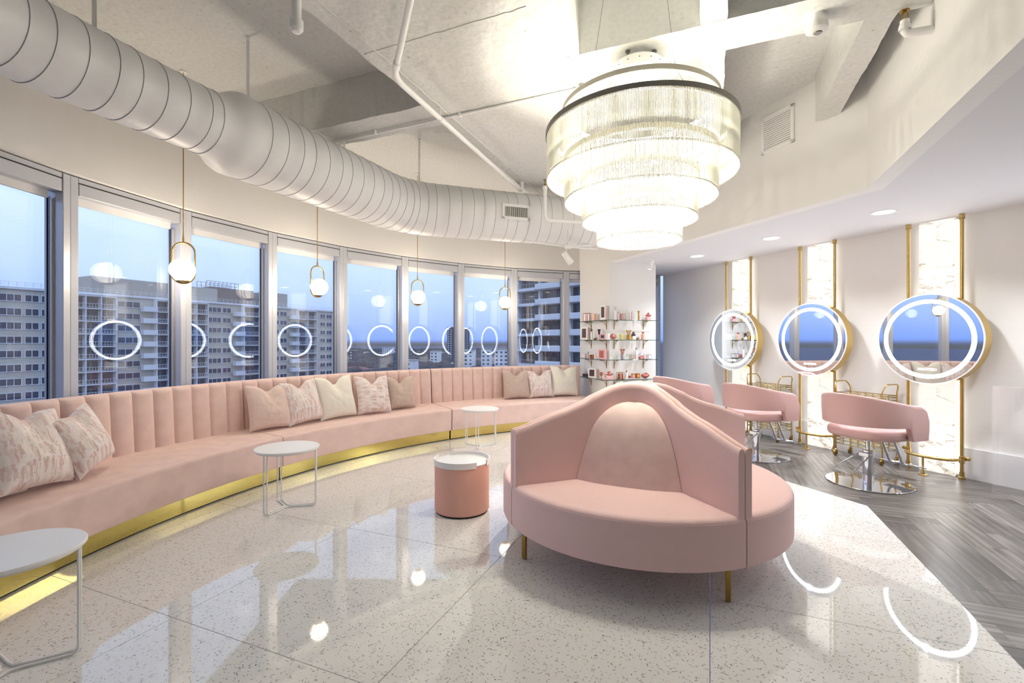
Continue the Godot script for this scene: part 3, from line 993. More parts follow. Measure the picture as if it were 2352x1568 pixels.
# ------------------------------------------------------------------ lamps
func chandelier() -> void:
	var P := Vector3(0.878, 0, -3.285)
	var t := thing("chandelier", "tiered round crystal chandelier with five glowing rings of hanging strands", "chandelier", P)
	var tiers := [[0.523, 2.965, 2.68], [0.638, 2.805, 2.495], [0.513, 2.63, 2.335], [0.39, 2.49, 2.195], [0.289, 2.33, 2.055]]
	rng.seed = 5
	for q in tiers:
		var r: float = q[0]
		var y: float = q[1]
		var ring := part("ring", Geo.new().lathe([Vector2(r - 0.02, y - 0.018), Vector2(r + 0.006, y - 0.018), Vector2(r + 0.006, y + 0.014), Vector2(r - 0.02, y + 0.014), Vector2(r - 0.02, y - 0.018)], 72), M.ring if q[0] > 0.6 else M.pale_ring, t, "grey metal hoop" if q[0] > 0.6 else "")
		part("led_strip", Geo.new().lathe([Vector2(r - 0.021, y - 0.016), Vector2(r - 0.030, y - 0.016), Vector2(r - 0.030, y + 0.010), Vector2(r - 0.021, y + 0.010)], 72), M.led_warm, ring)
		var g := Geo.new()
		var n := int(TAU * r / 0.0092)
		for k in n:
			var a := TAU * k / n
			var c := Vector3(cos(a) * (r - 0.004), 0, sin(a) * (r - 0.004))
			var w := 0.0024
			var yb: float = q[2] + rng.randf_range(-0.002, 0.002)
			for f in 4:
				var b0 := a + f * PI / 2
				var b1 := b0 + PI / 2
				var p0 := c + Vector3(cos(b0), 0, sin(b0)) * w
				var p1 := c + Vector3(cos(b1), 0, sin(b1)) * w
				var o := Vector3(cos(b0 + PI / 4), 0, sin(b0 + PI / 4))
				g.face(p0 + Vector3(0, y - 0.018, 0), p1 + Vector3(0, y - 0.018, 0), p1 + Vector3(0, yb + 0.014, 0), p0 + Vector3(0, yb + 0.014, 0), o)
				var tip := c + Vector3(0, yb - 0.012, 0)
				var o2 := (o + Vector3(0, -0.4, 0)).normalized()
				var s0 := c + (p0 - c) * 1.7 + Vector3(0, yb + 0.004, 0)
				var s1 := c + (p1 - c) * 1.7 + Vector3(0, yb + 0.004, 0)
				g.tri(s0, s1, tip, o2, o2, o2)
				g.tri(s0, s1, c + Vector3(0, yb + 0.016, 0), o, o, o)
		var fr := part("crystal_fringe", g, M.crystal, t, "curtain of thin clear crystal strands")
		fr.set_meta("kind", "stuff")
	var can := part("canopy", Geo.new().lathe([Vector2(0, 3.27), Vector2(0.165, 3.27), Vector2(0.17, 3.265), Vector2(0.17, 3.20), Vector2(0.165, 3.196), Vector2(0, 3.196)], 48), M.white, t, "white round ceiling canopy with small holes")
	for k in 14:
		var a := TAU * k / 14
		part("hole", Geo.new().box(Vector3(cos(a) * 0.1695, 3.238, sin(a) * 0.1695), Vector3(0.004, 0.006, 0.006), Basis(Vector3.UP, -a)), M.black, can)
	part("canopy_lit_underside", Geo.new().lathe([Vector2(0.155, 3.195), Vector2(0.150, 3.188), Vector2(0, 3.186)], 40), M.led_warm, can)  # no lamp: canopy underside made to glow as if lit from the tiers
	for s in [-0.09, 0.09]:
		part("hanging_bolt", Geo.new().tube([Vector3(s, 3.27, 0.06), Vector3(s, RIB + 0.002, 0.06)], 0.005, 8).lathe([Vector2(0, RIB - 0.014), Vector2(0.017, RIB - 0.012), Vector2(0.017, RIB - 0.002), Vector2(0, RIB)], 12, Vector3(s, 0, 0.06)), M.ring, t)
	for k in 6:
		var a := TAU * k / 6 + 0.35
		part("cable", Geo.new().tube([Vector3(cos(a) * 0.5, 2.97, sin(a) * 0.5), Vector3(cos(a) * 0.34, TOP - 0.005, sin(a) * 0.34)], 0.0016, 5), M.ring, t)
		part("cable", Geo.new().tube([Vector3(cos(a) * 0.61, 2.81, sin(a) * 0.61), Vector3(cos(a) * 0.51, 2.96, sin(a) * 0.51)], 0.0014, 5), M.ring, t)
		part("cable", Geo.new().tube([Vector3(cos(a) * 0.5, 2.96, sin(a) * 0.5), Vector3(cos(a) * 0.28, 2.33, sin(a) * 0.28)], 0.0012, 5), M.ring, t)
	lamp(P + Vector3(0, 3.06, 0), Color(1.0, 0.965, 0.87), 0.20, 0.05)
	lamp(P + Vector3(0, 2.70, 0), Color(1.0, 0.975, 0.91), 0.9, 0.05)
	lamp(P + Vector3(0, 2.36, 0), Color(1.0, 0.975, 0.91), 0.32, 0.05)
	lamp(P + Vector3(0, 2.14, 0), Color(1.0, 0.975, 0.91), 0.18, 0.04)

func pendants() -> void:
	var spots := [[421.0, 4.19, 0.35], [729.0, 5.50, 1.05], [959.0, 6.75, 0.55], [1160.0, 7.67, 0.15]]
	var names_ := ["between pillow pair and pillow row", "above the pillow row", "above the joint of the banquettes", "beside the balcony tower view"]
	var first: Node3D
	for i in 4:
		var d: float = spots[i][1]
		var at := Vector3((spots[i][0] - 1176.0) / F * d, 1.875, -d)
		var label: String = "brass loop pendant lamp with white glowing globe " + names_[i]
		if first:
			copy(first, at, spots[i][2], label)
		else:
			first = thing("pendant_lamp", label, "pendant lamp", at, spots[i][2], "loop pendants along the windows")
			var loop := []
			var w := 0.088
			for k in 13: loop.append(Vector3(cos(PI + PI * k / 12) * w, w + sin(PI + PI * k / 12) * w, 0))
			for k in 13: loop.append(Vector3(cos(PI * k / 12) * w, 0.36 - w + sin(PI * k / 12) * w, 0))
			part("loop", Geo.new().tube(loop, 0.008, 10, true), M.brass, first)
			part("holder", Geo.new().lathe([Vector2(0, 0.002), Vector2(0.02, 0.004), Vector2(0.05, 0.016), Vector2(0.05, 0.02), Vector2(0, 0.022)], 20, Vector3(0, 0, 0.012)), M.brass, first)
			part("collar", Geo.new().lathe([Vector2(0.009, 0.36), Vector2(0.009, 0.40), Vector2(0.006, 0.41), Vector2(0.006, 0.43), Vector2(0, 0.43)], 12), M.brass, first)
			part("rod", Geo.new().tube([Vector3(0, 0.42, 0), Vector3(0, TOP - 1.875, 0)], 0.0045, 8), M.brass, first)
			part("ceiling_plate", Geo.new().lathe([Vector2(0, TOP - 1.89), Vector2(0.03, TOP - 1.888), Vector2(0.03, TOP - 1.875), Vector2(0, TOP - 1.875)], 20), M.white, first)
			var gl := []
			for k in 13: gl.append(Vector2(cos(-PI / 2 + PI * k / 12) * 0.1, sin(-PI / 2 + PI * k / 12) * 0.095))
			part("globe", Geo.new().lathe(gl, 24, Vector3(0, 0.115, 0.03)), M.globe, first, "white glowing glass globe")
		lamp(at + Basis(Vector3.UP, spots[i][2]) * Vector3(0, 0.115, 0.03), Color(1.0, 0.93, 0.82), 0.35, 0.09)

# ------------------------------------------------------------------ small tables
func tables() -> void:
	var spots := [[Vector3(-2.085, 0, -1.96), 0.55, "white wire side table beside the two large brush-stroke pillows"], [Vector3(-1.85, 0, -3.90), 0.2, "white wire side table at the joint of two banquette sections"], [Vector3(-0.42, 0, -6.16), 0.45, "small white wire side table behind the coral pouf"]]
	var first: Node3D
	for q in spots:
		if first:
			copy(first, q[0], q[1], q[2]); continue
		first = thing("side_table", q[2], "side table", q[0], q[1], "white wire side tables")
		part("table_top", Geo.new().lathe([Vector2(0, 0.478), Vector2(0.243, 0.478), Vector2(0.247, 0.481), Vector2(0.247, 0.490), Vector2(0.243, 0.494), Vector2(0, 0.494)], 64), M.white, first)
		part("rim", Geo.new().lathe([Vector2(0.225, 0.468), Vector2(0.232, 0.468), Vector2(0.232, 0.478), Vector2(0.225, 0.478)], 48), M.white_wire, first)
		for k in 3:
			var a0 := TAU * k / 3
			var a1 := TAU * (k + 1) / 3
			var r := 0.222
			var off := 0.045
			var f := func(a: float, s: float, rr: float, y: float) -> Vector3: return Vector3(cos(a) * rr - sin(a) * s, y, sin(a) * rr + cos(a) * s)
			var mid := (a0 + a1) / 2
			var hub := Vector3(cos(mid) * 0.022, 0.007, sin(mid) * 0.022)
			var w := []
			w.append(f.call(a0, 0.016, r, 0.472))
			w.append(f.call(a0, 0.016, r, 0.03))
			w.append(f.call(a0, 0.016, r - 0.006, 0.013))
			w.append(f.call(a0, 0.016, r - 0.022, 0.007))
			w.append(f.call(a0, 0.014, 0.05, 0.007))
			w.append(hub)
			w.append(f.call(a1, -0.014, 0.05, 0.007))
			w.append(f.call(a1, -0.016, r - 0.022, 0.007))
			w.append(f.call(a1, -0.016, r - 0.006, 0.013))
			w.append(f.call(a1, -0.016, r, 0.03))
			w.append(f.call(a1, -0.016, r, 0.472))
			part("wire_leg_frame", Geo.new().tube(w, 0.0055, 8), M.white_wire, first)
	# pouf with tray
	var t := thing("pouf", "coral felt drum pouf with white tray top", "pouf", Vector3(-0.404, 0, -3.83))
	part("base", Geo.new().lathe([Vector2(0, 0), Vector2(0.205, 0), Vector2(0.205, 0.012), Vector2(0, 0.012)], 48), M.black, t)
	var pr := round_profile([Vector2(0.0, 0.012), Vector2(0.219, 0.012), Vector2(0.219, 0.395), Vector2(0.0, 0.395)], [0, 0.018, 0.006, 0])
	part("body", Geo.new().lathe(pr, 64), M.pouf, t)
	var tray := thing("serving_tray", "round white tray with cut-out rim lying on the coral pouf", "tray", Vector3(-0.404, 0.395, -3.83))
	part("tray_plate", Geo.new().lathe([Vector2(0, 0), Vector2(0.222, 0.0), Vector2(0.222, 0.006), Vector2(0, 0.006)], 64), M.white, tray)
	var cuts := [[deg_to_rad(54), deg_to_rad(206)], [deg_to_rad(237), deg_to_rad(385)]]
	for c in cuts:
		part("tray_rim", Geo.new().lathe([Vector2(0.219, -0.014), Vector2(0.225, -0.014), Vector2(0.225, 0.032), Vector2(0.219, 0.032), Vector2(0.219, -0.014)], 40, Vector3.ZERO, Basis.IDENTITY, c[0], c[1]), M.white, tray)

# ------------------------------------------------------------------ styling stations
const WN := Vector3(-0.935, 0, 0.354)
func stations() -> void:
	var yaw := turn_to(WN)
	var where := ["next to the clear acrylic stand", "in the middle between the other two", "nearest the shelf pillar", "added out of view beyond the acrylic stand", "farthest from the shelf pillar"]
	var zb := Basis(Vector3.RIGHT, PI / 2)
	for i in 5:
		var s: float = [0.225, 1.495, 2.755, -1.045, -2.315][i]
		# marble light panel
		var t := thing("marble_light_panel", "backlit white marble strip on the mirror wall, " + where[i], "wall light", wp(s, -0.11), yaw, "backlit marble strips")
		part("marble_slab", Geo.new().box(Vector3(0, LOW / 2 - 0.002, 0.062), Vector3(0.31, LOW - 0.01, 0.02), Basis.IDENTITY, 0.002), M.marble, t)
		for q in [-1.0, 1.0]:
			part("led_strip_light", Geo.new().box(Vector3(q * 0.162, LOW / 2, 0.03), Vector3(0.008, LOW - 0.06, 0.016)), M.strip, t)
		part("panel_frame", Geo.new().box(Vector3(0, LOW / 2, 0.04), Vector3(0.30, LOW - 0.02, 0.022)), M.white, t)
		for y in [0.55, 2.15]:
			area(Vector3(0, y, 0.085), Vector3(0, 0, 1), Vector2(0.3, 0.8), Color(1.0, 0.98, 0.95), 0.05, t)
		# brass poles and foot rail
		var r := thing("brass_rail", "brass pole pair with bowed foot rail, " + where[i], "rail", wp(s, 0), yaw, "brass rails of the styling stations")
		for q in [-1.0, 1.0]:
			var pole := part("pole", Geo.new().tube([Vector3(q * 0.232, 0, 0), Vector3(q * 0.232, LOW - 0.004, 0)], 0.0165, 16), M.brass, r)
			part("top_collar", Geo.new().lathe([Vector2(0.024, LOW - 0.045), Vector2(0.024, LOW - 0.004), Vector2(0.0, LOW - 0.004)], 16, Vector3(q * 0.232, 0, 0)), M.brass, pole)
			part("floor_collar", Geo.new().lathe([Vector2(0, 0), Vector2(0.028, 0), Vector2(0.028, 0.02), Vector2(0.022, 0.025), Vector2(0.022, 0.07), Vector2(0.017, 0.07)], 16, Vector3(q * 0.232, 0, 0)), M.brass, pole)
			part("tee_joint", Geo.new().lathe([Vector2(0.017, 0.155), Vector2(0.024, 0.158), Vector2(0.024, 0.225), Vector2(0.017, 0.228)], 16, Vector3(q * 0.232, 0, 0)), M.brass, pole)
			part("end_knob", Geo.new().lathe([Vector2(0, 0.055), Vector2(0.016, 0.052), Vector2(0.021, 0.04), Vector2(0.016, 0.028), Vector2(0.013, 0.02), Vector2(0.013, 0.0)], 14, Vector3(q * 0.245, 0.19, -0.01), Basis(Vector3.FORWARD, q * 1.1)), M.brass, pole)
		var bow := []
		for k in 17:
			var a := lerpf(-1.0, 1.0, k / 16.0)
			bow.append(Vector3(a * 0.232, 0.19, 0.185 * sqrt(maxf(0.0, 1.0 - pow(absf(a), 2.4)))))
		part("foot_rail", Geo.new().tube(bow, 0.0145, 12), M.brass, r)
		part("rail_post", Geo.new().lathe([Vector2(0, 0), Vector2(0.042, 0), Vector2(0.042, 0.006), Vector2(0.018, 0.012), Vector2(0.016, 0.04), Vector2(0.0095, 0.05), Vector2(0.0095, 0.19)], 16, Vector3(0.0, 0, 0.184)), M.brass, r)
		# mirror
		var m := thing("round_mirror", "round lit mirror with brass drum rim and lettering, " + where[i], "mirror", wp(s - 0.012, 0.0, 1.385), yaw, "round mirrors of the styling stations")
		part("drum", Geo.new().lathe([Vector2(0, 0.02), Vector2(0.455, 0.02), Vector2(0.46, 0.025), Vector2(0.46, 0.135)], 96, Vector3.ZERO, zb), M.brass, m, "brass drum rim")
		part("edge", Geo.new().lathe([Vector2(0.461, 0.128), Vector2(0.462, 0.142), Vector2(0.452, 0.142)], 96, Vector3.ZERO, zb), M.white, m)
		part("mirror_glass", Geo.new().lathe([Vector2(0.455, 0.14), Vector2(0, 0.14)], 96, Vector3.ZERO, zb), M.mirror, m)
		part("led_ring_light", Geo.new().lathe([Vector2(0.402, 0.1406), Vector2(0.402, 0.1416), Vector2(0.364, 0.1416), Vector2(0.364, 0.1406)], 96, Vector3.ZERO, zb), M.led, m, "glowing white light ring")
		var tm := TextMesh.new()
		tm.text = "BEAUTYBIO"
		var f := SystemFont.new()
		f.font_names = PackedStringArray(["Droid Sans"])
		tm.font = f
		tm.font_size = 32
		tm.pixel_size = 0.001
		tm.depth = 0.0012
		var lt := part("lettering_light", tm, M.print, m, "small white glowing lettering")
		lt.position = Vector3(0, -0.31, 0.1415)
		for k in 2:
			var a := TAU * (k + 0.5) / 2
			lamp(Vector3(cos(a) * 0.38, sin(a) * 0.38, 0.16), Color(0.95, 0.97, 1.0), 0.04, 0.012, m)
		part("mount", Geo.new().box(Vector3(0, 0, 0.0), Vector3(0.5, 0.05, 0.045), Basis.IDENTITY, 0.004), M.dark_brass, m)

# ------------------------------------------------------------------ chairs
func chairs() -> void:
	var spots := [Vector3(3.434, 0, -4.567), Vector3(2.917, 0, -5.648), Vector3(2.40, 0, -6.73)]
	var labels := ["pink salon chair on an oval chrome base before the mirror next to the acrylic stand", "pink salon chair before the middle mirror, its base partly hidden by the settee", "pink salon chair before the mirror nearest the shelf pillar, mostly hidden by the settee"]
	var yaw := turn_to(WN)
	var t := thing("salon_chair", labels[0], "chair", spots[0], yaw - 0.06, "pink salon chairs")
	# wrap-around back: a U in plan, back towards +z
	var R := 0.345
	var arm := 0.24
	var path := []        # point, outward, distance from the arm end
	var total := 2 * arm + PI * R
	for i in 57:
		var l := total * i / 56.0
		var p: Vector3
		var o: Vector3
		if l < arm:
			p = Vector3(R, 0, -arm + l); o = Vector3.RIGHT
		elif l > total - arm:
			p = Vector3(-R, 0, -arm + (total - l)); o = Vector3.LEFT
		else:
			var a := (l - arm) / R
			o = Vector3(cos(a), 0, sin(a)); p = o * R
		path.append([p, o, minf(l, total - l)])
	var rows := []
	for q in path:
		var d: float = q[2]
		var k := clampf(d / (total / 2), 0, 1)
		var top := lerpf(0.775, 0.875, smoothstep(0.05, 0.95, k))
		if d < 0.12: top -= 0.12 * (1.0 - sqrt(maxf(0.0, 1.0 - pow((0.12 - d) / 0.12, 2))))
		var bot := lerpf(0.462, 0.585, smoothstep(0.19, 0.235, d))
		bot = minf(bot, top - 0.05)
		var row: Array[Vector3] = []
		for c in [[0.026, 0.0], [0.030, 0.5], [0.028, 0.9], [0.022, 0.97], [0.012, 0.995], [0.0, 1.0], [-0.012, 0.995], [-0.022, 0.97], [-0.027, 0.9], [-0.027, 0.5], [-0.024, 0.03], [-0.010, -0.015], [0.012, -0.015]]:
			var y := lerpf(bot, top, c[1])
			row.append((q[0] as Vector3) + (q[1] as Vector3) * (c[0] + 0.03 * (y - 0.6)) + Vector3(0, y, 0))
		rows.append(row)
	var g := Geo.new()
	# normals by hand: outward of each tube-like ring
	var n := rows.size()
	var C: int = rows[0].size()
	for i in n - 1:
		for j in C:
			var j2 := (j + 1) % C
			var pr := func(ii: int, jj: int) -> Vector3:
				var a: Vector3 = rows[mini(ii + 1, n - 1)][jj] - rows[maxi(ii - 1, 0)][jj]
				var b: Vector3 = rows[ii][(jj + 1) % C] - rows[ii][(jj - 1 + C) % C]
				var nn := a.cross(b).normalized()
				var cen: Vector3 = Vector3.ZERO
				for x in rows[ii]: cen += x
				cen /= C
				return nn
			var a0: Vector3 = pr.call(i, j); var a1: Vector3 = pr.call(i + 1, j)
			var b0: Vector3 = pr.call(i, j2); var b1: Vector3 = pr.call(i + 1, j2)
			var outw: Vector3 = (path[i][1] as Vector3) * (1.0 if j < 5 or j == C - 1 else -1.0)
			if j >= 3 and j <= 6: outw = Vector3.UP
			if j >= C - 3: outw = Vector3.DOWN
			var sg := 1.0 if (a0 + b1).dot(outw) > 0 else -1.0
			g.tri(rows[i][j], rows[i + 1][j], rows[i + 1][j2], a0 * sg, a1 * sg, b1 * sg)
			g.tri(rows[i][j], rows[i + 1][j2], rows[i][j2], a0 * sg, b1 * sg, b0 * sg)
	g.cap(rows[0], Vector3.FORWARD); g.cap(rows[n - 1], Vector3.FORWARD)
	part("backrest", g, M.vinyl, t, "wrap-around pink padded back and arms")
	# seat cushion
	var srow := []
	for q in [[0.0, 0.445], [0.85, 0.445], [0.95, 0.455], [0.99, 0.475], [1.0, 0.50], [0.985, 0.525], [0.94, 0.542], [0.85, 0.55], [0.5, 0.556], [0.0, 0.557]]:
		var row: Array[Vector3] = []
		for k in 40:
			var a := TAU * k / 40
			var x := signf(cos(a)) * pow(absf(cos(a)), 0.7) * 0.318
			var z := signf(sin(a)) * pow(absf(sin(a)), 0.7) * 0.315
			row.append(Vector3(x * q[0], q[1], z * q[0] - 0.03))
		srow.append(row)
	part("seat", Geo.new().sheet(srow, false, true), M.vinyl, t)
	part("seat_plate", Geo.new().box(Vector3(0, 0.432, -0.02), Vector3(0.22, 0.026, 0.22), Basis.IDENTITY, 0.005), M.black, t)
	part("base_plate", Geo.new().lathe([Vector2(0, 0), Vector2(0.345, 0), Vector2(0.35, 0.004), Vector2(0.345, 0.010), Vector2(0.10, 0.016), Vector2(0.06, 0.018), Vector2(0, 0.018)], 64), M.chrome, t, "chrome disc base")
	part("pump_column", Geo.new().lathe([Vector2(0.045, 0.016), Vector2(0.045, 0.285), Vector2(0.05, 0.287), Vector2(0.05, 0.315), Vector2(0.03, 0.32), Vector2(0, 0.32)], 28), M.chrome, t)
	part("piston", Geo.new().tube([Vector3(0, 0.315, 0), Vector3(0, 0.425, 0)], 0.019, 16), M.chrome, t)
	part("pump_head", Geo.new().box(Vector3(0, 0.275, 0.035), Vector3(0.10, 0.045, 0.05), Basis.IDENTITY, 0.006), M.chrome, t)
	part("pump_lever", Geo.new().tube([Vector3(-0.055, 0.275, 0.05), Vector3(-0.16, 0.15, 0.19), Vector3(-0.165, 0.125, 0.215), Vector3(-0.15, 0.115, 0.23), Vector3(-0.01, 0.105, 0.245), Vector3(0.012, 0.108, 0.24), Vector3(0.022, 0.125, 0.225), Vector3(0.055, 0.275, 0.05)], 0.0065, 8), M.chrome, t)
	var fr := part("footrest", Geo.new().box(Vector3(0, 0.145, -0.49), Vector3(0.34, 0.012, 0.10), Basis(Vector3.RIGHT, -0.25), 0.004), M.chrome, t)
	for s in [-1.0, 1.0]:
		part("footrest_tube", Geo.new().tube([Vector3(s * 0.06, 0.43, -0.22), Vector3(s * 0.06, 0.40, -0.26), Vector3(s * 0.06, 0.19, -0.365), Vector3(s * 0.06, 0.155, -0.39), Vector3(s * 0.06, 0.145, -0.43), Vector3(s * 0.06, 0.15, -0.50)], 0.0125, 10), M.chrome, fr)
	copy(t, spots[1], yaw - 0.02, labels[1])
	copy(t, spots[2], yaw + 0.02, labels[2])

func carts() -> void:
	var t := thing("bar_cart", "brass two-tier cart on casters behind the salon chair next to the acrylic stand", "cart", wp(0.87, 0.045), turn_to(WN), "brass carts between the mirrors")
	var hx := 0.255
	var hz := 0.125
	for sx in [-1.0, 1.0]:
		for sz in [-1.0, 1.0]:
			part("post", Geo.new().tube([Vector3(sx * hx, 0.075, sz * hz), Vector3(sx * hx, 0.765, sz * hz)], 0.008, 8), M.brass, t)
			var c := part("caster", Geo.new().lathe([Vector2(0, -0.012), Vector2(0.024, -0.012), Vector2(0.03, -0.007), Vector2(0.03, 0.007), Vector2(0.024, 0.012), Vector2(0, 0.012)], 16, Vector3(sx * hx, 0.031, sz * hz + 0.012), Basis(Vector3.FORWARD, PI / 2) * Basis(Vector3.UP, 0.4)), M.dark_brass, t)
			part("fork", Geo.new().box(Vector3(sx * hx, 0.06, sz * hz), Vector3(0.03, 0.034, 0.022), Basis.IDENTITY, 0.004), M.brass, c)
		var h := [Vector3(sx * hx, 0.76, -hz)]
		for k in 7: h.append(Vector3(sx * (hx + 0.028 * sin(k / 6.0 * PI / 2)), 0.80 + 0.085 * sin(k / 6.0 * PI / 2), -hz + 0.06 * (1 - cos(k / 6.0 * PI / 2))))
		for k in 7: h.append(Vector3(sx * (hx + 0.028 * cos(k / 6.0 * PI / 2)), 0.80 + 0.085 * cos(k / 6.0 * PI / 2), hz - 0.06 * (1 - sin(k / 6.0 * PI / 2))))
		h.append(Vector3(sx * hx, 0.76, hz))
		part("handle", Geo.new().tube(h, 0.0075, 8), M.brass, t)
	for q in [[0.70, 0.755], [0.15, 0.225]]:
		var tr := part("tray_shelf", Geo.new().box(Vector3(0, q[0], 0), Vector3(2 * hx, 0.006, 2 * hz)), M.shelf, t, "clear glass tray")
		for y in [q[0], (q[0] + q[1]) / 2 + 0.004, q[1]]:
			part("rail", Geo.new().tube([Vector3(hx, y, hz), Vector3(-hx, y, hz), Vector3(-hx, y, -hz), Vector3(hx, y, -hz)], 0.0052, 6, true), M.brass, tr)
		for k in 7:
			var x := lerpf(-hx, hx, k / 6.0)
			for z in [-hz, hz]:
				part("spindle", Geo.new().tube([Vector3(x, q[0], z), Vector3(x, q[1], z)], 0.004, 6), M.brass, tr)
	copy(t, wp(2.17, 0.045), turn_to(WN), "brass two-tier cart on casters behind the salon chair of the middle mirror")

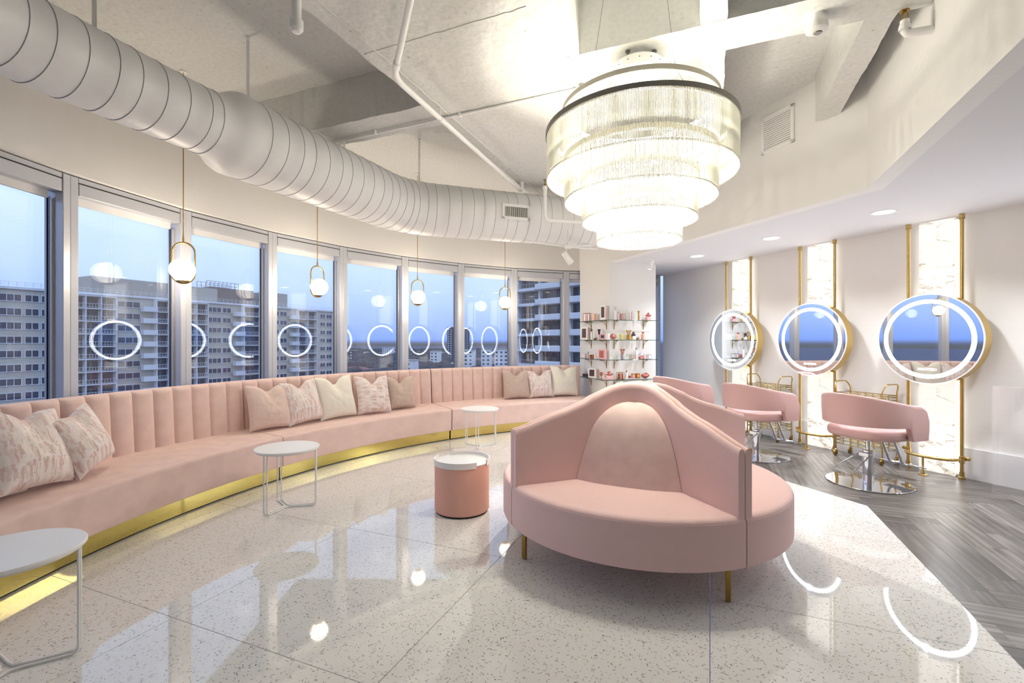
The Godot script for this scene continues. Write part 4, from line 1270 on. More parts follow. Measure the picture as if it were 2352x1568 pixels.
# ------------------------------------------------------------------ pillar and shelves
func pillar_shelves() -> void:
	var c0 := Vector2(1.55, -7.53)
	var fdir := Vector2(0.95, -0.312).normalized()      # along the front face, to the right
	var sdir := Vector2(-0.36, -0.933).normalized()      # along the side face, away
	var c1 := c0 + fdir * 0.86
	var c3 := c0 + sdir * 0.95
	struct("wall_pillar", Geo.new().prism(PackedVector2Array([c0, c1, c1 + sdir * 0.95, c3]), 0.0, TOP), M.wall, "white square pillar carrying the glass shelves")
	var fn := Vector2(fdir.y, -fdir.x)      # outwards of the front face
	if fn.y < 0: fn = -fn
	var sn := Vector2(sdir.y, -sdir.x)
	if sn.x > 0: sn = -sn
	var D := 0.15
	var vtx := c0 + (fn * D) + (sn * D) * 0.55
	vtx = c0 + fn * D * 0.95 + sn * D * 0.95
	var e1 := c0 + fdir * 0.80
	var e3 := c0 + sdir * 0.80
	var hs := [1.695, 1.383, 1.072, 0.757]
	var ord := ["top", "second", "third", "lowest"]
	for i in 4:
		var y: float = hs[i]
		var t := thing("glass_shelf", "corner glass shelf on brass brackets, the %s of four on the pillar" % ord[i], "shelf", Vector3(c0.x, y, c0.y), 0.0, "glass shelves on the pillar")
		var poly := PackedVector2Array([Vector2.ZERO, e1 - c0, e1 + fn * D - c0, vtx - c0, e3 + sn * D - c0, e3 - c0])
		part("glass_plate", Geo.new().prism(poly, -0.006, 0.004), M.shelf, t)
		var ed := Geo.new()
		for q in [[e1 + fn * D - c0, vtx - c0], [vtx - c0, e3 + sn * D - c0]]:
			var a: Vector2 = q[0]
			var b: Vector2 = q[1]
			var dd := (b - a)
			ed.box(Vector3((a.x + b.x) / 2, -0.001, (a.y + b.y) / 2), Vector3(dd.length() + 0.002, 0.0102, 0.003), Basis(Vector3.UP, -atan2(dd.y, dd.x)))
		part("polished_edge", ed, M.shelf_edge, t, "dark green polished glass edge")
		for q in [[fdir * 0.08, fn], [fdir * 0.62, fn], [sdir * 0.08, sn], [sdir * 0.55, sn]]:
			var o := Vector3(q[0].x, -0.006, q[0].y)
			var nn := Vector3(q[1].x, 0, q[1].y)
			var g := Geo.new()
			g.tube([o + nn * 0.006 + Vector3(0, 0, 0), o + nn * 0.006 + Vector3(0, -0.135, 0)], 0.0055, 6)
			g.tube([o + Vector3(0, -0.004, 0), o + nn * 0.13 + Vector3(0, -0.004, 0)], 0.005, 6)
			var cv := []
			for k in 9:
				var a := k / 8.0 * PI / 2
				cv.append(o + nn * (0.12 - 0.112 * sin(a)) + Vector3(0, -0.008 - 0.10 * (1 - cos(a)), 0))
			g.tube(cv, 0.0042, 6)
			part("bracket", g, M.dark_brass, t, "brass curved bracket")
	var place := func(u: float, y: float, depth := 0.075) -> Vector3:
		var r := (u - 1176.0) / F
		var o := c0 + fn * depth + sn * depth
		for dd in [fdir, sdir]:
			# x = r * d on the line o + dd * t
			var tt: float = (r * -o.y - o.x) / (dd.x + r * dd.y)
			if tt >= -0.001: return Vector3(o.x + dd.x * tt, y, o.y + dd.y * tt)
		return Vector3(o.x, y, o.y)
	var rose := mat(Color(0.78, 0.47, 0.42), 0.25, 0.6)
	var copper := mat(Color(0.72, 0.42, 0.27), 0.25, 0.8)
	var pink := mat(Color(0.90, 0.70, 0.72), 0.5)
	var peach := mat(Color(0.93, 0.76, 0.68), 0.5)
	var dark := mat(Color(0.30, 0.22, 0.25), 0.5)
	var lilac := mat(Color(0.88, 0.83, 0.88), 0.5)
	var gold := mat(Color(0.80, 0.64, 0.33), 0.3, 0.9)
	var green := mat(Color(0.88, 0.86, 0.55), 0.5)
	var sil := mat(Color(0.75, 0.75, 0.78), 0.2, 0.9)
	var W: Material = M.white
	# [shelf, u, kind, width, height, material, second material, words]
	var items := [
		[0, 1349, "frame", 0.12, 0.14, rose, W, "rose metal framed display box"], [0, 1364, "box", 0.06, 0.12, peach, peach, "peach carton"], [0, 1387, "picture", 0.09, 0.235, W, dark, "tall white box with dark portrait print and peach side"],
		[0, 1413, "bottle", 0.032, 0.21, W, sil, "tall white bottle with silver cap"], [0, 1420, "bottle", 0.03, 0.13, lilac, sil, "short pale bottle with silver cap"], [0, 1425, "bottle", 0.022, 0.14, rose, green, "slim rose tube with yellow cap"], [0, 1431, "frame", 0.055, 0.10, rose, W, "small rose wire holder"],
		[0, 1449, "frame", 0.07, 0.16, W, W, "clear white wire riser"], [0, 1467, "brushes", 0.035, 0.15, gold, gold, "gold bundle of brushes"], [0, 1489, "bow", 0.11, 0.15, rose, pink, "rose ribbon bow ornament"],
		[1, 1344, "picture", 0.13, 0.215, W, dark, "white box with dark framed print"], [1, 1359, "bottle", 0.042, 0.18, W, dark, "white pump bottle with dark nozzle"], [1, 1366, "jar", 0.03, 0.03, dark, gold, "little dark pot"], [1, 1370, "jar", 0.03, 0.035, gold, dark, "little gold pot"], [1, 1376, "brushes", 0.05, 0.17, lilac, dark, "silver cup of dark brushes"],
		[1, 1386, "box", 0.085, 0.10, pink, dark, "pink printed carton"], [1, 1396, "box", 0.05, 0.10, W, W, "plain white carton"], [1, 1408, "lips", 0.115, 0.10, rose, rose, "pink lip-shaped bowl"], [1, 1427, "jar", 0.06, 0.09, green, green, "pale yellow candle"],
		[1, 1444, "brushes", 0.10, 0.15, gold, gold, "wide cup of gold brushes"], [1, 1455, "bow", 0.08, 0.15, dark, W, "dark and white flower ornament"], [1, 1464, "jar", 0.035, 0.03, copper, dark, "little copper pot"], [1, 1477, "bottle", 0.07, 0.13, peach, rose, "rose perfume bottle with round stopper"], [1, 1488, "jar", 0.06, 0.07, M.shelf, M.shelf, "clear glass jar"],
		[2, 1342, "box", 0.065, 0.085, lilac, W, "pale lilac carton"], [2, 1351, "bottle", 0.026, 0.11, pink, dark, "pink lipstick with dark cap"], [2, 1357, "jar", 0.035, 0.06, copper, dark, "copper pot with dark lid"], [2, 1362, "jar", 0.035, 0.065, copper, copper, "plain copper pot"], [2, 1367, "bottle", 0.032, 0.11, W, W, "white lotion bottle"],
		[2, 1384, "picture", 0.125, 0.155, pink, rose, "pink gift bag with rose print"], [2, 1417, "jar", 0.045, 0.065, M.shelf, M.shelf, "clear tumbler"], [2, 1430, "brushes", 0.085, 0.165, sil, copper, "silver cup of copper brushes"], [2, 1453, "frame", 0.07, 0.065, gold, W, "low gold wire tray box"], [2, 1461, "bottle", 0.04, 0.19, W, sil, "slim white bottle with grey cap"],
		[2, 1472, "bow", 0.09, 0.13, lilac, rose, "lilac paper flower"], [2, 1485, "frame", 0.13, 0.07, sil, W, "clear box with silver edges"],
		[3, 1345, "box", 0.085, 0.05, dark, dark, "dark red book"], [3, 1362, "picture", 0.15, 0.15, W, dark, "white window box with dark inside"], [3, 1381, "goblet", 0.055, 0.105, rose, rose, "rose metal goblet"], [3, 1399, "bow", 0.17, 0.15, rose, pink, "pink ribbon gift bundle"], [3, 1425, "frame", 0.095, 0.11, copper, copper, "copper banded box"],
		[3, 1451, "tray", 0.30, 0.012, W, W, "long white tray"], [3, 1439, "bottle", 0.04, 0.125, W, rose, "white bottle with rose cap"], [3, 1446, "jar", 0.04, 0.04, copper, copper, "small copper pot"], [3, 1454, "jar", 0.06, 0.075, pink, gold, "pink candle in gold stand"], [3, 1464, "box", 0.06, 0.075, copper, gold, "copper and gold cartons"], [3, 1482, "lips", 0.15, 0.10, rose, rose, "dark pink lip-shaped dish with handle"],
	]
	for it in items:
		var y: float = hs[it[0]] + 0.0045
		var on_tray: bool = it[0] == 3 and it[2] != "tray" and it[1] > 1432 and it[1] < 1470
		if on_tray: y += 0.0125
		var at: Vector3 = place.call(it[1], y)
		if it[2] == "tray": at = place.call(it[1], y)
		var w: float = it[3]
		var h: float = it[4]
		var yaw := turn_to(Vector3(fn.x, 0, fn.y)) if it[1] > 1398 else turn_to(Vector3(sn.x, 0, sn.y)) + 0.5
		var label: String = it[7] + (" on the %s glass shelf" % ord[it[0]])
		var kinds := {"frame": "display_box", "box": "carton", "picture": "gift_box", "bottle": "bottle", "jar": "jar", "lips": "lip_bowl", "brushes": "brush_cup", "bow": "ribbon_ornament", "goblet": "goblet", "tray": "tray"}
		var kn: String = kinds[it[2]]
		var o := thing(kn, label, kn.replace("_", " "), at, yaw, "cosmetics on the glass shelves")
		match it[2]:
			"box":
				part("body", Geo.new().box(Vector3(0, h / 2, 0), Vector3(w, h, minf(w, 0.06)), Basis.IDENTITY, 0.002), it[5], o)
				part("label_band", Geo.new().box(Vector3(0, h * 0.5, minf(w, 0.06) / 2), Vector3(w * 0.7, h * 0.5, 0.002)), it[6], o)
			"picture":
				part("body", Geo.new().box(Vector3(0, h / 2, 0), Vector3(w, h, 0.06), Basis.IDENTITY, 0.002), it[5], o)
				part("print", Geo.new().box(Vector3(-0.004, h * 0.53, 0.031), Vector3(w * 0.62, h * 0.72, 0.002)), it[6], o)
				part("side_band", Geo.new().box(Vector3(w / 2, h / 2, 0.0), Vector3(0.003, h * 0.9, 0.05)), peach, o)
			"bottle":
				part("body", Geo.new().lathe([Vector2(0, 0), Vector2(w * 0.48, 0), Vector2(w * 0.5, 0.004), Vector2(w * 0.5, h * 0.66), Vector2(w * 0.4, h * 0.73), Vector2(w * 0.18, h * 0.76), Vector2(w * 0.18, h * 0.8)], 16), it[5], o)
				part("cap", Geo.new().lathe([Vector2(w * 0.27, h * 0.78), Vector2(w * 0.27, h), Vector2(0, h)], 14), it[6], o)
			"jar":
				part("body", Geo.new().lathe([Vector2(0, 0), Vector2(w * 0.45, 0), Vector2(w * 0.5, 0.005), Vector2(w * 0.5, h * 0.72)], 18), it[5], o)
				part("lid", Geo.new().lathe([Vector2(w * 0.5, h * 0.72), Vector2(w * 0.52, h * 0.74), Vector2(w * 0.52, h * 0.96), Vector2(w * 0.48, h), Vector2(0, h)], 18), it[6], o)
			"lips":
				var rr := []
				for i in 9:
					var row: Array[Vector3] = []
					var f := i / 8.0
					for k in 24:
						var a := TAU * k / 24
						var sc := sin(f * PI * 0.5) if f < 0.75 else sin(0.75 * PI * 0.5) * (1.0 - (f - 0.75) * 1.4)
						var wav := 1.0 + 0.18 * cos(2 * a)
						row.append(Vector3(cos(a) * w * 0.5 * sc * wav, h * 0.7 * (0.0 if f == 0 else pow(f, 1.4)) * (1.0 + 0.15 * cos(a) * cos(a)), sin(a) * w * 0.28 * sc))
					rr.append(row)
				part("body", Geo.new().sheet(rr, false, true), it[5], o)
				part("crest", Geo.new().tube([Vector3(-w * 0.3, h * 0.72, 0), Vector3(-w * 0.1, h * 0.92, 0), Vector3(0, h * 0.8, 0), Vector3(w * 0.1, h * 0.92, 0), Vector3(w * 0.3, h * 0.72, 0)], 0.008, 8), it[6], o)
			"brushes":
				part("cup", Geo.new().lathe([Vector2(0, 0), Vector2(w * 0.36, 0), Vector2(w * 0.40, h * 0.5), Vector2(w * 0.34, h * 0.5), Vector2(w * 0.3, 0.01), Vector2(0, 0.01)], 18), it[5], o)
				for k in 7:
					var a := TAU * k / 7.0
					var lean := Vector3(cos(a), 0, sin(a) * 0.5) * w * 0.45
					var b := part("brush", Geo.new().tube([Vector3(lean.x * 0.3, 0.012, lean.z * 0.3), lean * 0.7 + Vector3(0, h * 0.78, 0), lean + Vector3(0, h, 0)], [0.003, 0.0035, 0.008], 6), it[6], o)
			"frame":
				var g := Geo.new()
				var dz := minf(w, 0.07) / 2
				for y2 in [0.003, h - 0.003]:
					g.tube([Vector3(-w / 2, y2, -dz), Vector3(w / 2, y2, -dz), Vector3(w / 2, y2, dz), Vector3(-w / 2, y2, dz)], 0.0032, 5, true)
				for sx in [-1, 1]:
					for sz in [-1, 1]: g.tube([Vector3(sx * w / 2, 0, sz * dz), Vector3(sx * w / 2, h, sz * dz)], 0.0032, 5)
				part("wire_frame", g, it[5], o)
				for k in 3: part("insert", Geo.new().box(Vector3((k - 1) * w * 0.28, h * 0.42, 0), Vector3(w * 0.2, h * 0.8, dz * 1.2), Basis.IDENTITY, 0.002), it[6] if k != 1 else pink, o)
			"bow":
				var g := Geo.new()
				for k in 7:
					var a := lerpf(-0.3, PI + 0.3, k / 6.0)
					var d := Vector3(cos(a), sin(a), 0.25 * sin(k * 2.1)) * w * 0.5
					g.tube([Vector3(0, h * 0.45, 0), Vector3(0, h * 0.45, 0) + d * Vector3(0.5, 0.7, 1), Vector3(0, h * 0.45, 0) + d * Vector3(1, 0.55 * h / w * 1.6, 1)], [0.006, 0.014, 0.004], 6)
				part("loops", g, it[5], o)
				part("bundle", Geo.new().box(Vector3(0, h * 0.2, 0), Vector3(w * 0.75, h * 0.4, 0.05), Basis.IDENTITY, 0.008), it[6], o)
			"goblet":
				part("body", Geo.new().lathe([Vector2(0, 0), Vector2(w * 0.4, 0), Vector2(w * 0.38, 0.006), Vector2(w * 0.1, h * 0.12), Vector2(w * 0.1, h * 0.4), Vector2(w * 0.45, h * 0.6), Vector2(w * 0.5, h), Vector2(w * 0.45, h), Vector2(w * 0.3, h * 0.65), Vector2(0, h * 0.6)], 18), it[5], o)
			"tray":
				part("plate", Geo.new().box(Vector3(0, 0.004, 0), Vector3(w, 0.008, 0.13), Basis.IDENTITY, 0.002), it[5], o)
				part("lip", Geo.new().tube([Vector3(-w / 2, 0.009, -0.065), Vector3(w / 2, 0.009, -0.065), Vector3(w / 2, 0.009, 0.065), Vector3(-w / 2, 0.009, 0.065)], 0.003, 5, true), it[6], o)

# ------------------------------------------------------------------ pillows
func pillow_mesh(a: float, thick: float, chop: float, seed_: int) -> Mesh:
	var N := 26
	var nz := FastNoiseLite.new()
	nz.seed = seed_
	nz.frequency = 3.0
	var g := Geo.new()
	for side in [-1.0, 1.0]:
		var rows := []
		for i in N + 1:
			var row: Array[Vector3] = []
			var t := -1.0 + 2.0 * i / N
			for j in N + 1:
				var s := -1.0 + 2.0 * j / N
				var x := a * s * (1.0 - 0.09 * (1.0 - t * t))
				var y := a * t * (1.0 - 0.07 * (1.0 - s * s))
				var z := thick * pow(maxf(0.0, 1.0 - s * s), 0.42) * pow(maxf(0.0, 1.0 - t * t), 0.42)
				var dip := exp(-pow(s / 0.30, 2)) * smoothstep(-0.15, 1.0, t)
				y -= chop * dip
				z *= 1.0 - 0.45 * dip
				z += 0.012 * nz.get_noise_2d(s * 0.9, t * 0.9 + side * 7) * (1.0 - s * s) * (1.0 - t * t)
				if t < 0.0: z *= 1.0 + 0.25 * -t * (1.0 + t) * 2.0
				row.append(Vector3(x, y, side * z))
			rows.append(row)
		g.sheet(rows, false, false, Vector3(0, 0, -side * 2.0))
	return g.mesh()
func sofa_angle(u: float, R: float) -> float:
	var d := Vector2((u - 1176.0) / F, 1.0)
	var a := d.dot(d)
	var b := -2.0 * d.dot(SOFA)
	var c := SOFA.dot(SOFA) - R * R
	var t := (-b + sqrt(b * b - 4 * a * c)) / (2 * a)
	var q := d * t - SOFA
	return rad_to_deg(atan2(q.y, -q.x))
func pillows() -> void:
	# u of the centre, radius on the seat, half size, material, yaw off the sofa's facing, roll, lean, chop, words
	var ps := [
		[-60.0, 5.38, 0.25, M.cream, 0.1, 0.0, -0.30, 0.03, "cream ribbed pillow behind the larger pink brush-stroke pillow"],
		[68.0, 5.33, 0.25, M.stroke, 0.15, -0.10, -0.34, 0.05, "large pink brush-stroke pillow leaning against the cream ribbed pillow"],
		[190.0, 5.36, 0.212, M.stroke, 0.3, 0.22, -0.34, 0.02, "smaller tilted pink brush-stroke pillow beside its larger twin"],
		[618.0, 5.42, 0.235, M.weave_pink, -0.1, -0.03, -0.28, 0.06, "rose beige woven pillow at one end of the row of five"],
		[694.0, 5.40, 0.24, M.stroke, 0.05, 0.06, -0.28, 0.07, "pink brush-stroke pillow between the rose woven and the cream pillow"],
		[772.0, 5.40, 0.255, M.cream, 0.0, 0.02, -0.26, 0.09, "cream ribbed pillow in the middle of the row of five"],
		[857.0, 5.36, 0.24, M.stroke_across, -0.05, -0.03, -0.28, 0.09, "pillow with brush strokes running across, between cream and taupe pillows"],
		[920.0, 5.44, 0.22, M.weave, 0.0, -0.02, -0.24, 0.08, "taupe woven pillow at one end of the row of five"],
		[1186.0, 5.44, 0.23, M.weave, -0.05, -0.02, -0.26, 0.08, "taupe woven pillow on the far banquette section"],
		[1241.0, 5.42, 0.225, M.stroke, 0.0, 0.02, -0.26, 0.08, "pink brush-stroke pillow on the far banquette section"],
		[1296.0, 5.46, 0.25, M.cream, 0.1, -0.06, -0.26, 0.06, "cream ribbed pillow at the end of the far banquette section"],
	]
	var k := 0
	for q in ps:
		k += 1
		var R: float = q[1]
		var ang := sofa_angle(q[0], R)
		var a: float = q[2]
		var o := solo("throw_pillow", pillow_mesh(a, 0.085, q[7], 200 + k), q[3], q[8], "pillow", Vector3.ZERO, 0.0, "throw pillows on the banquette")
		var inward := -(arc(SOFA, 1.0, ang) - arc(SOFA, 0.0, ang))
		var yaw: float = turn_to(inward) + q[4]
		var b := Basis(Vector3.UP, yaw) * Basis(Vector3.RIGHT, q[6]) * Basis(Vector3.BACK, q[5])
		o.basis = b
		var low := a * (absf(sin(q[5])) + cos(q[5])) * cos(q[6])
		o.position = arc(SOFA, R, ang, 0.455 + low * 0.985)

# ------------------------------------------------------------------ fittings
func fittings() -> void:
	# downlights in the low ceiling; the last two are unseen, added for fill light
	var dls := [[fl(2030, 487, LOW), "before the mirror next to the acrylic stand"], [fl(1772, 547, LOW), "before the middle mirror"], [fl(1601, 588, LOW), "before the mirror nearest the pillar"], [Vector3(4.07, LOW, -3.43), "added out of view beyond the acrylic stand"], [Vector3(4.5, LOW, -2.25), "added out of view before the mirror farthest from the pillar"]]
	var first: Node3D
	var i := 0
	for q in dls:
		var label: String = "round recessed downlight in the low ceiling " + q[1]
		if first == null:
			first = thing("downlight", label, "ceiling light", q[0], 0.0, "recessed downlights")
			part("trim_ring", Geo.new().lathe([Vector2(0.086, 0.0), Vector2(0.088, -0.004), Vector2(0.108, -0.004), Vector2(0.110, 0.0)], 40), M.white, first)
			part("lens_light", Geo.new().lathe([Vector2(0.088, -0.002), Vector2(0, -0.002)], 32), M.down, first)
		else: copy(first, q[0], 0.0, label)
		spot(q[0] + Vector3(0, -0.012, 0), Vector3.DOWN, 62.0, Color(0.97, 0.98, 1.0), 2.2, 0.08)
	# track spot lighting the shelves
	var a := fl(1494, 592, LOW)
	var t := thing("track_spot", "white cylindrical track spot aimed at the glass shelves", "spotlight", a)
	part("track", Geo.new().box(Vector3(0, -0.008, 0), Vector3(0.16, 0.016, 0.036), Basis(Vector3.UP, 0.2), 0.003), M.white, t)
	var tube_dir := Vector3(-0.25, -0.95, -0.2).normalized()
	part("stem", Geo.new().tube([Vector3(0.02, -0.016, 0), Vector3(0.02, -0.05, 0)], 0.008, 8), M.white, t)
	part("head", Geo.new().tube([Vector3(0.03, -0.035, 0), Vector3(0.03, -0.035, 0) + tube_dir * 0.14], 0.028, 18), M.white, t)
	part("lens_light", Geo.new().tube([Vector3(0.03, -0.035, 0) + tube_dir * 0.14, Vector3(0.03, -0.035, 0) + tube_dir * 0.142], 0.024, 18), M.down, t)
	spot(a + Vector3(0.03, -0.035, 0) + tube_dir * 0.16, fl(1440, 720, 1.75) - a, 40.0, Color(1.0, 0.975, 0.93), 4.2, 0.03)
	# hanging track near the duct
	var b := fl(1305, 566, 2.55)
	t = thing("hanging_track", "white hanging light track with one spot under the far end of the duct", "spotlight", b)
	part("rail", Geo.new().tube([Vector3(-0.55, 0.02, 0.25), Vector3(-0.02, 0.0, 0), Vector3(0.38, -0.02, -0.05)], 0.014, 8), M.white, t)
	part("rail", Geo.new().tube([Vector3(0.0, 0.0, 0), Vector3(0.36, 0.09, -0.35)], 0.014, 8), M.white, t)
	part("connector", Geo.new().box(Vector3(0, 0.0, 0), Vector3(0.09, 0.05, 0.05), Basis.IDENTITY, 0.006), M.white, t)
	part("rod", Geo.new().tube([Vector3(0, 0, 0), Vector3(0, 0.215, 0)], 0.006, 6), M.white, t)
	part("spot_stem", Geo.new().tube([Vector3(-0.02, -0.02, 0), Vector3(-0.02, -0.09, 0)], 0.007, 6), M.white, t)
	part("spot_head", Geo.new().tube([Vector3(-0.06, -0.08, 0.03), Vector3(0.04, -0.20, -0.03)], [0.035, 0.042], 14), M.white, t)
	spot(b + Vector3(0.055, -0.222, -0.04), fl(1368, 690, 1.8) - b, 35.0, Color(1.0, 0.975, 0.93), 4.5, 0.03)
	# grille in the bulkhead
	var n2 := Vector3(-0.933, 0, 0.359)
	var g0 := Vector3(line2(4.70).x, 3.455, -4.70) + n2 * 0.002
	t = thing("wall_grille", "white louvred air grille high on the bulkhead", "vent", g0, turn_to(n2))
	var fr := Geo.new()
	for s in [-1.0, 1.0]:
		fr.box(Vector3(s * 0.165, 0, 0.008), Vector3(0.035, 0.37, 0.02), Basis.IDENTITY, 0.003)
		fr.box(Vector3(0, s * 0.17, 0.008), Vector3(0.365, 0.03, 0.02), Basis.IDENTITY, 0.003)
	part("frame", fr, M.white, t)
	part("duct_opening", Geo.new().box(Vector3(0, 0, 0.001), Vector3(0.30, 0.31, 0.004)), M.ring, t)
	for k in 15:
		part("louvre", Geo.new().box(Vector3(0, -0.147 + 0.021 * k, 0.008), Vector3(0.298, 0.015, 0.003), Basis(Vector3.RIGHT, 0.6)), M.white, t)
	# strobe on the cross beam
	var st := fl(1876, 38, RIB)
	t = thing("ceiling_detector", "white round detector under the concrete beam", "detector", st)
	part("housing", Geo.new().lathe([Vector2(0.052, 0), Vector2(0.056, -0.05), Vector2(0.062, -0.055), Vector2(0.060, -0.085), Vector2(0.035, -0.10), Vector2(0, -0.10)], 28), M.white, t)
	part("lens", Geo.new().lathe([Vector2(0.024, -0.101), Vector2(0.020, -0.106), Vector2(0, -0.106)], 20, Vector3(0.004, 0, 0.004)), M.ring, t)
	# sprinkler by the bulkhead
	var sp := fl(2078, 78, 3.18)
	t = thing("sprinkler_elbow", "brass sprinkler head on a thick white elbow at the bulkhead", "sprinkler", sp)
	part("elbow", Geo.new().tube([Vector3(0.19, -0.0, 0.06), Vector3(0.04, -0.0, 0.012), Vector3(0.01, 0.003, 0.002), Vector3(0, 0.02, 0), Vector3(0, 0.055, 0)], 0.024, 14), M.white, t)
	part("nut", Geo.new().lathe([Vector2(0.03, 0.022), Vector2(0.03, 0.05), Vector2(0.024, 0.055), Vector2(0.024, 0.08), Vector2(0, 0.08)], 8), M.white, t)
	part("head", Geo.new().tube([Vector3(-0.014, 0.08, 0), Vector3(-0.018, 0.10, 0), Vector3(-0.010, 0.125, 0), Vector3(0, 0.132, 0), Vector3(0.010, 0.125, 0), Vector3(0.018, 0.10, 0), Vector3(0.014, 0.08, 0)], 0.005, 6), M.dark_brass, t)
	part("deflector", Geo.new().lathe([Vector2(0, 0.134), Vector2(0.026, 0.134), Vector2(0.026, 0.138), Vector2(0, 0.138)], 18), M.dark_brass, t)
	# acrylic stand
	var ac := fl(2289, 1127)
	t = thing("acrylic_stand", "clear acrylic stand on the wood floor by the mirror wall", "stand", ac + Vector3(0.10, 0, 0.16), turn_to(WN) + 0.12)
	for q in [[Vector3(-0.2, 0.48, 0), Vector3(0.008, 0.96, 0.14)], [Vector3(0.2, 0.48, 0), Vector3(0.008, 0.96, 0.14)], [Vector3(0, 0.48, 0.066), Vector3(0.392, 0.96, 0.008)], [Vector3(0, 0.956, 0), Vector3(0.392, 0.008, 0.124)]]:
		part("sheet", Geo.new().box(q[0], q[1]), M.acrylic, t)

# ------------------------------------------------------------------ outside
func outside() -> void:
	rng.seed = 61
	var tan_ := mat(Color(0.74, 0.72, 0.67), 0.9)
	var tan2 := mat(Color(0.66, 0.65, 0.62), 0.9)
	var pale := mat(Color(0.86, 0.87, 0.88), 0.8)
	var pane := mat(Color(0.22, 0.25, 0.33), 0.15)
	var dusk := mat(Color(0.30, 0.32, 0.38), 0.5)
	var brick := mat(Color(0.50, 0.46, 0.45), 0.9)
	# ---- long apartment block on the left
	var X := Vector3(0.432, 0, -0.902)
	var t := thing("apartment_block", "long beige apartment block with balconies seen through the left windows", "building", Vector3(-102, 0, -98))
	t.basis = Basis(X, Vector3.UP, Vector3(0.902, 0, 0.432))
	var roof := 12.2
	var s_of := func(u: float) -> float:
		var r := (u - 1176.0) / F
		return (r * 98.0 + 102.0) / (0.432 - 0.902 * r)
	var ground := -34.0
	part("wall", Geo.new().box(Vector3(28.75, (roof + ground) / 2, -7.0), Vector3(113.5, roof - ground, 12.0)), tan_, t)
	part("parapet", Geo.new().box(Vector3(28.75, roof + 0.25, -0.8), Vector3(113.5, 0.5, 0.5)), pale, t)
	var wf := {}
	var fh := 2.92
	var floors_ := 9
	var win := func(u0: float, u1: float, n: int) -> void:
		var s0: float = s_of.call(u0)
		var s1: float = s_of.call(u1)
		var w := (s1 - s0)
		for f in floors_:
			var y := roof - 1.75 - fh * f
			var key := "%d" % int(w * 100)
			if not wf.has(key):
				var g := Geo.new()
				g.box(Vector3(0, 0.72, 0), Vector3(w + 0.1, 0.1, 0.14)); g.box(Vector3(0, -0.72, 0.04), Vector3(w + 0.2, 0.12, 0.24))
				for k in n + 1: g.box(Vector3(-w / 2 + w * k / n, 0, 0), Vector3(0.10, 1.4, 0.14))
				wf[key] = [g.mesh(), Geo.new().box(Vector3(0, 0, -0.02), Vector3(w, 1.4, 0.05)).mesh()]
			var fr := part("window", wf[key][0], pale, t)
			fr.position = Vector3((s0 + s1) / 2, y, -0.96)
			part("pane", wf[key][1], pane, fr)
	win.call(2, 54, 3); win.call(62, 94, 2); win.call(275, 327, 3); win.call(482, 513, 3); win.call(516, 535, 2); win.call(630, 645, 2); win.call(648, 663, 2); win.call(740, 751, 2); win.call(754, 766, 2); win.call(100, 118, 2); win.call(-62, -10, 3); win.call(-130, -75, 3)
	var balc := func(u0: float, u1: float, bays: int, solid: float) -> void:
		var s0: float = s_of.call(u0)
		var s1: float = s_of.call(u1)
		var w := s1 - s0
		part("balcony_shade_sheet", Geo.new().box(Vector3((s0 + s1) / 2, roof - 14.0, -0.94), Vector3(w, 26.6, 0.08)), dusk, t)  # dark sheet on the flat wall, shade of the recess put into its colour
		for k in bays + 1: part("pier", Geo.new().box(Vector3(s0 + w * k / bays, roof - 14.0, -0.2), Vector3(0.22, 27.6, 1.5)), pale, t)
		for f in floors_ + 1:
			var y := roof - 0.35 - fh * f
			part("balcony_slab", Geo.new().box(Vector3((s0 + s1) / 2, y, -0.2), Vector3(w, 0.22, 1.7)), pale, t)
			if f == 0: continue
			var g := Geo.new()
			g.box(Vector3(0, 1.05, 0), Vector3(w, 0.07, 0.07))
			var nb := int(w / 0.55)
			for k in nb + 1: g.box(Vector3(-w / 2 + w * k / nb, 0.55, 0), Vector3(0.05, 1.0, 0.05))
			g.box(Vector3(0, 0.3, 0), Vector3(w, 0.05, 0.05))
			var r := part("railing", g, pale, t)
			r.position = Vector3((s0 + s1) / 2, y + 0.1, 0.6)
			for k in bays * 2:
				part("glass_door", Geo.new().box(Vector3(s0 + w * (k + 0.5) / (bays * 2), y + 1.3, -0.88), Vector3(w / (bays * 2) * 0.7, 2.1, 0.08)), pane, t)
			if solid > 0: part("balcony_panel", Geo.new().box(Vector3(s0 - solid / 2, y + 0.55, 0.3), Vector3(solid, 1.25, 1.4)), pale, t)
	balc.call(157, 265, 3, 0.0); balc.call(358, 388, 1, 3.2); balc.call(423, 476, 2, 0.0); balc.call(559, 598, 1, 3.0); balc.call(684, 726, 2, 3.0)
	var pent := func(u0: float, u1: float, h: float, m: Material, back: float) -> void:
		var s0: float = s_of.call(u0)
		var s1: float = s_of.call(u1)
		part("roof_block", Geo.new().box(Vector3((s0 + s1) / 2, roof + h / 2, back), Vector3(s1 - s0, h, 7.0)), m, t)
	pent.call(222, 400, 4.6, tan2, -6.0); pent.call(424, 512, 4.4, tan_, -6.0); pent.call(500, 600, 5.0, brick, -7.0); pent.call(622, 672, 5.0, tan2, -6.0)
	var rg := Geo.new()
	var ra: float = s_of.call(497)
	var rb: float = s_of.call(570)
	for z in [-9.0, -4.5]:
		for y in [roof + 5.7, roof + 6.8]: rg.box(Vector3((ra + rb) / 2, y, z), Vector3(rb - ra, 0.12, 0.12))
		for k in 9: rg.box(Vector3(lerpf(ra, rb, k / 8.0), roof + 5.9, z), Vector3(0.12, 1.9, 0.12))
	part("roof_railing", rg, tan2, t)
	var pg := Geo.new()
	for k in 84: pg.box(Vector3(-20 + k * 1.25, roof + 1.0, -0.9), Vector3(0.06, 1.0, 0.06))
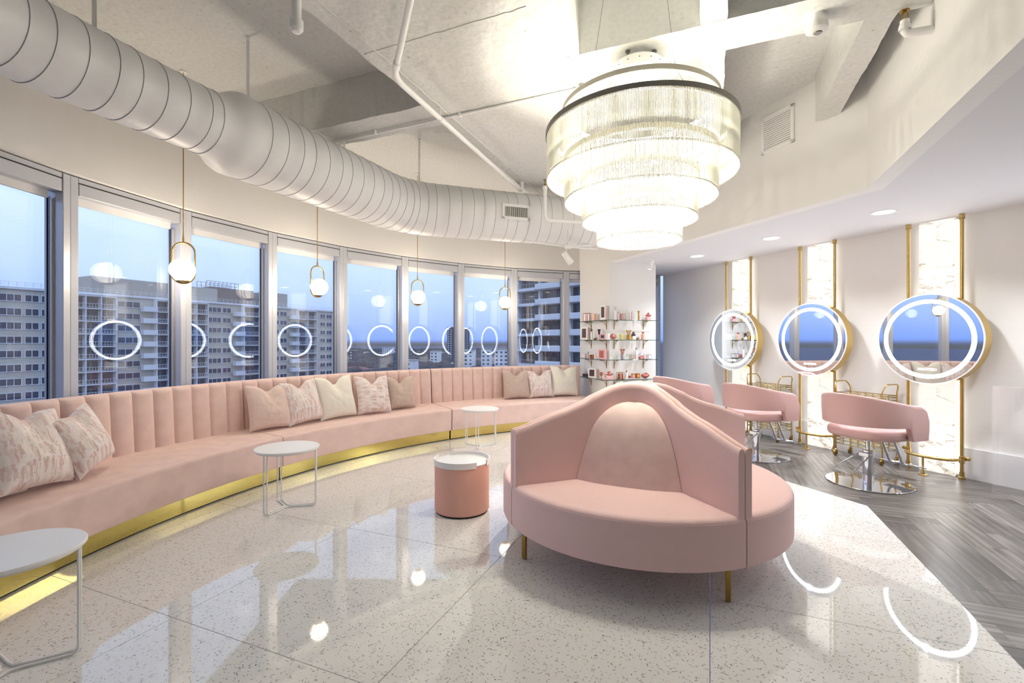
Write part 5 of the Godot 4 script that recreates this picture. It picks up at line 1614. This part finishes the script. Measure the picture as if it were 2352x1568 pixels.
	for y in [roof + 1.0, roof + 1.5]: pg.box(Vector3(32, y, -0.9), Vector3(104, 0.06, 0.06))
	part("parapet_railing", pg, pale, t)

	# ---- balcony tower on the right
	var A := Vector3(0.54, 0, -98)
	var B := Vector3(16.0, 0, -81.5)
	var d := (B - A)
	var Lt := d.length()
	t = thing("balcony_tower", "glass tower with white balcony bands seen beside the shelf pillar", "building", A)
	t.basis = Basis(d.normalized(), Vector3.UP, d.normalized().cross(Vector3.UP))
	part("core", Geo.new().box(Vector3(Lt / 2, 4, -8), Vector3(Lt, 76, 12)), dusk, t)
	var step := 6.2
	for f in range(-11, 12):
		var y := -0.55 + 3.02 * f
		part("balcony_band", Geo.new().box(Vector3((Lt + step) / 2, y + 0.55, 0), Vector3(Lt - step, 1.15, 1.0), Basis.IDENTITY, 0.1), pale, t)
		part("balcony_edge", Geo.new().box(Vector3(step / 2, y + 0.2, -0.3), Vector3(step, 0.55, 1.6)), pale, t)
		var g := Geo.new()
		g.box(Vector3(step / 2, y + 1.3, 0.4), Vector3(step, 0.06, 0.05))
		for k in 9: g.box(Vector3(step * k / 8.0, y + 0.85, 0.4), Vector3(0.05, 0.95, 0.05))
		part("railing", g, tan2, t)
		for k in 9:
			var x := 0.9 + k * (Lt - 1.0) / 9.0
			part("window", Geo.new().box(Vector3(x + 0.9, y + 1.95, -1.95), Vector3(2.0, 1.75, 0.1)), pane, t)
		part("ceiling_soffit", Geo.new().box(Vector3(Lt / 2, y + 0.05, -1.2), Vector3(Lt, 0.12, 2.0)), pale, t)
	for x in [0.2, step, Lt * 0.62, Lt * 0.86]:
		part("column", Geo.new().box(Vector3(x, 4, -1.2), Vector3(0.5, 76, 0.7)), pale, t)

	# ---- city plain
	var gm := mat(Color(1, 1, 1), 0.95)
	gm.albedo_texture = noise_tex(0.03, 91, Color(0.20, 0.22, 0.30), Color(0.42, 0.40, 0.46), 512, false, 4.0, 5)  # bluish tint of distant haze put into the ground colour
	tri_map(gm, 0.006, true)
	var gr := struct("ground", Geo.new().box(Vector3(0, -35.0, -1500), Vector3(6000, 2.0, 4600)), gm, "distant city plain of roofs and trees")
	var blocks := [[1066, 1092, -520.0, 14.0, 0], [1106, 1130, -520.0, 15.0, 0], [1136, 1170, -520.0, 15.0, 0], [1028, 1043, -900.0, 62.0, 1], [1060, 1078, -980.0, 62.0, 1], [806, 818, -700.0, 22.0, 1], [990, 1012, -640.0, 10.0, 0], [880, 905, -1100.0, 10.0, 0], [935, 958, -430.0, 6.0, 0]]
	var bwords := ["pale block of flats with rows of windows on the plain", "pale block of flats with rows of windows on the plain", "pale block of flats with rows of windows on the plain", "grey high-rise on the horizon behind the low white building", "grey high-rise on the horizon behind the pale flats", "small grey office block on the plain", "low white building on the plain beside the pale flats", "long low white hall far out on the plain", "low flat-roofed hall near the middle of the plain"]
	for k in blocks.size():
		var q = blocks[k]
		var z: float = q[2]
		var x0: float = (q[0] - 1176.0) / F * -z
		var x1: float = (q[1] - 1176.0) / F * -z
		var hgt: float = q[3]
		var o := thing("city_building", bwords[k], "building", Vector3((x0 + x1) / 2, -34, z), 0.0, "buildings on the plain")
		var w := x1 - x0
		var hh := hgt + (12.0 if q[4] == 0 else 0.0)
		part("wall", Geo.new().box(Vector3(0, hh / 2, 0), Vector3(w, hh, 14)), pale if q[4] == 0 else dusk, o)
		part("roof", Geo.new().box(Vector3(0, hh + 0.4, 0), Vector3(w + 0.8, 0.8, 15)), tan2, o)
		for yy in int(hh / 4.2):
			for xx in int(w / 5.0):
				part("window", Geo.new().box(Vector3(-w / 2 + 2.5 + xx * 5.0, 2.6 + yy * 4.2, 7.02), Vector3(2.2, 1.8, 0.1)), pane if q[4] == 0 else pale, o)
	# houses
	var roofs := [mat(Color(0.50, 0.36, 0.36), 0.9), mat(Color(0.46, 0.44, 0.48), 0.9), mat(Color(0.60, 0.56, 0.56), 0.9)]
	var bodies := [mat(Color(0.74, 0.72, 0.72), 0.9), mat(Color(0.60, 0.58, 0.60), 0.9)]
	var hm := Geo.new().box(Vector3(0, 2.6, 0), Vector3(1, 5.2, 1)).mesh()
	var rf := Geo.new()
	var pts := [Vector3(-0.55, 5.0, -0.55), Vector3(0.55, 5.0, -0.55), Vector3(0.55, 5.0, 0.55), Vector3(-0.55, 5.0, 0.55), Vector3(-0.2, 8.2, 0), Vector3(0.2, 8.2, 0)]
	rf.face(pts[3], pts[2], pts[5], pts[4], Vector3(0, 0.5, 1)); rf.face(pts[0], pts[1], pts[5], pts[4], Vector3(0, 0.5, -1))
	rf.face(pts[0], pts[3], pts[4], pts[4], Vector3(-1, 0.5, 0)); rf.face(pts[1], pts[2], pts[5], pts[5], Vector3(1, 0.5, 0))
	var rfm := rf.mesh()
	var taken := []
	for q in blocks: taken.append(Vector2(((q[0] + q[1]) / 2.0 - 1176.0) / F * -q[2], q[2]))
	for k in 150:
		var z := -lerpf(230.0, 1500.0, pow(rng.randf(), 1.8))
		var u := rng.randf_range(790, 1175)
		var x := (u - 1176.0) / F * -z
		var clash := false
		for h in taken: clash = clash or Vector2(x, z).distance_to(h) < 42.0
		if clash or taken.size() > 78: continue
		taken.append(Vector2(x, z))
		var o := thing("house", "low pitched-roof house among the trees on the distant plain", "house", Vector3(x, -34, z), rng.randf() * PI, "houses on the plain")
		var w := rng.randf_range(12, 34)
		var dd := rng.randf_range(9, 16)
		var bo := part("wall", hm, bodies[rng.randi() % 2], o)
		bo.scale = Vector3(w, rng.randf_range(0.7, 1.2), dd)
		var ro := part("roof", rfm, roofs[rng.randi() % 3], o)
		ro.scale = bo.scale
	# tree canopy
	var tm := Geo.new()
	var sph := []
	for i in 6:
		var row: Array[Vector3] = []
		for j in 9:
			var a := TAU * j / 8.0
			var b := -PI / 2 + PI * i / 5.0
			row.append(Vector3(cos(b) * cos(a), sin(b), cos(b) * sin(a)))
		sph.append(row)
	tm.sheet(sph)
	var mm := MultiMesh.new()
	mm.transform_format = MultiMesh.TRANSFORM_3D
	mm.mesh = tm.mesh()
	mm.instance_count = 2600
	for k in 2600:
		var z := -lerpf(180.0, 1900.0, pow(rng.randf(), 1.7))
		var x := (rng.randf_range(760, 1190) - 1176.0) / F * -z
		var r := rng.randf_range(3.0, 6.5)
		mm.set_instance_transform(k, Transform3D(Basis().scaled(Vector3(r * 1.3, r * 0.9, r * 1.2)), Vector3(x, -34 + r * 0.7, z)))
	var mi := MultiMeshInstance3D.new()
	mi.name = "tree_canopy"
	mi.multimesh = mm
	mi.material_override = mat(Color(0.24, 0.26, 0.29), 0.95)
	add_child(mi)
	meta(mi, "dark tree crowns filling the distant plain", "trees", "", "stuff")
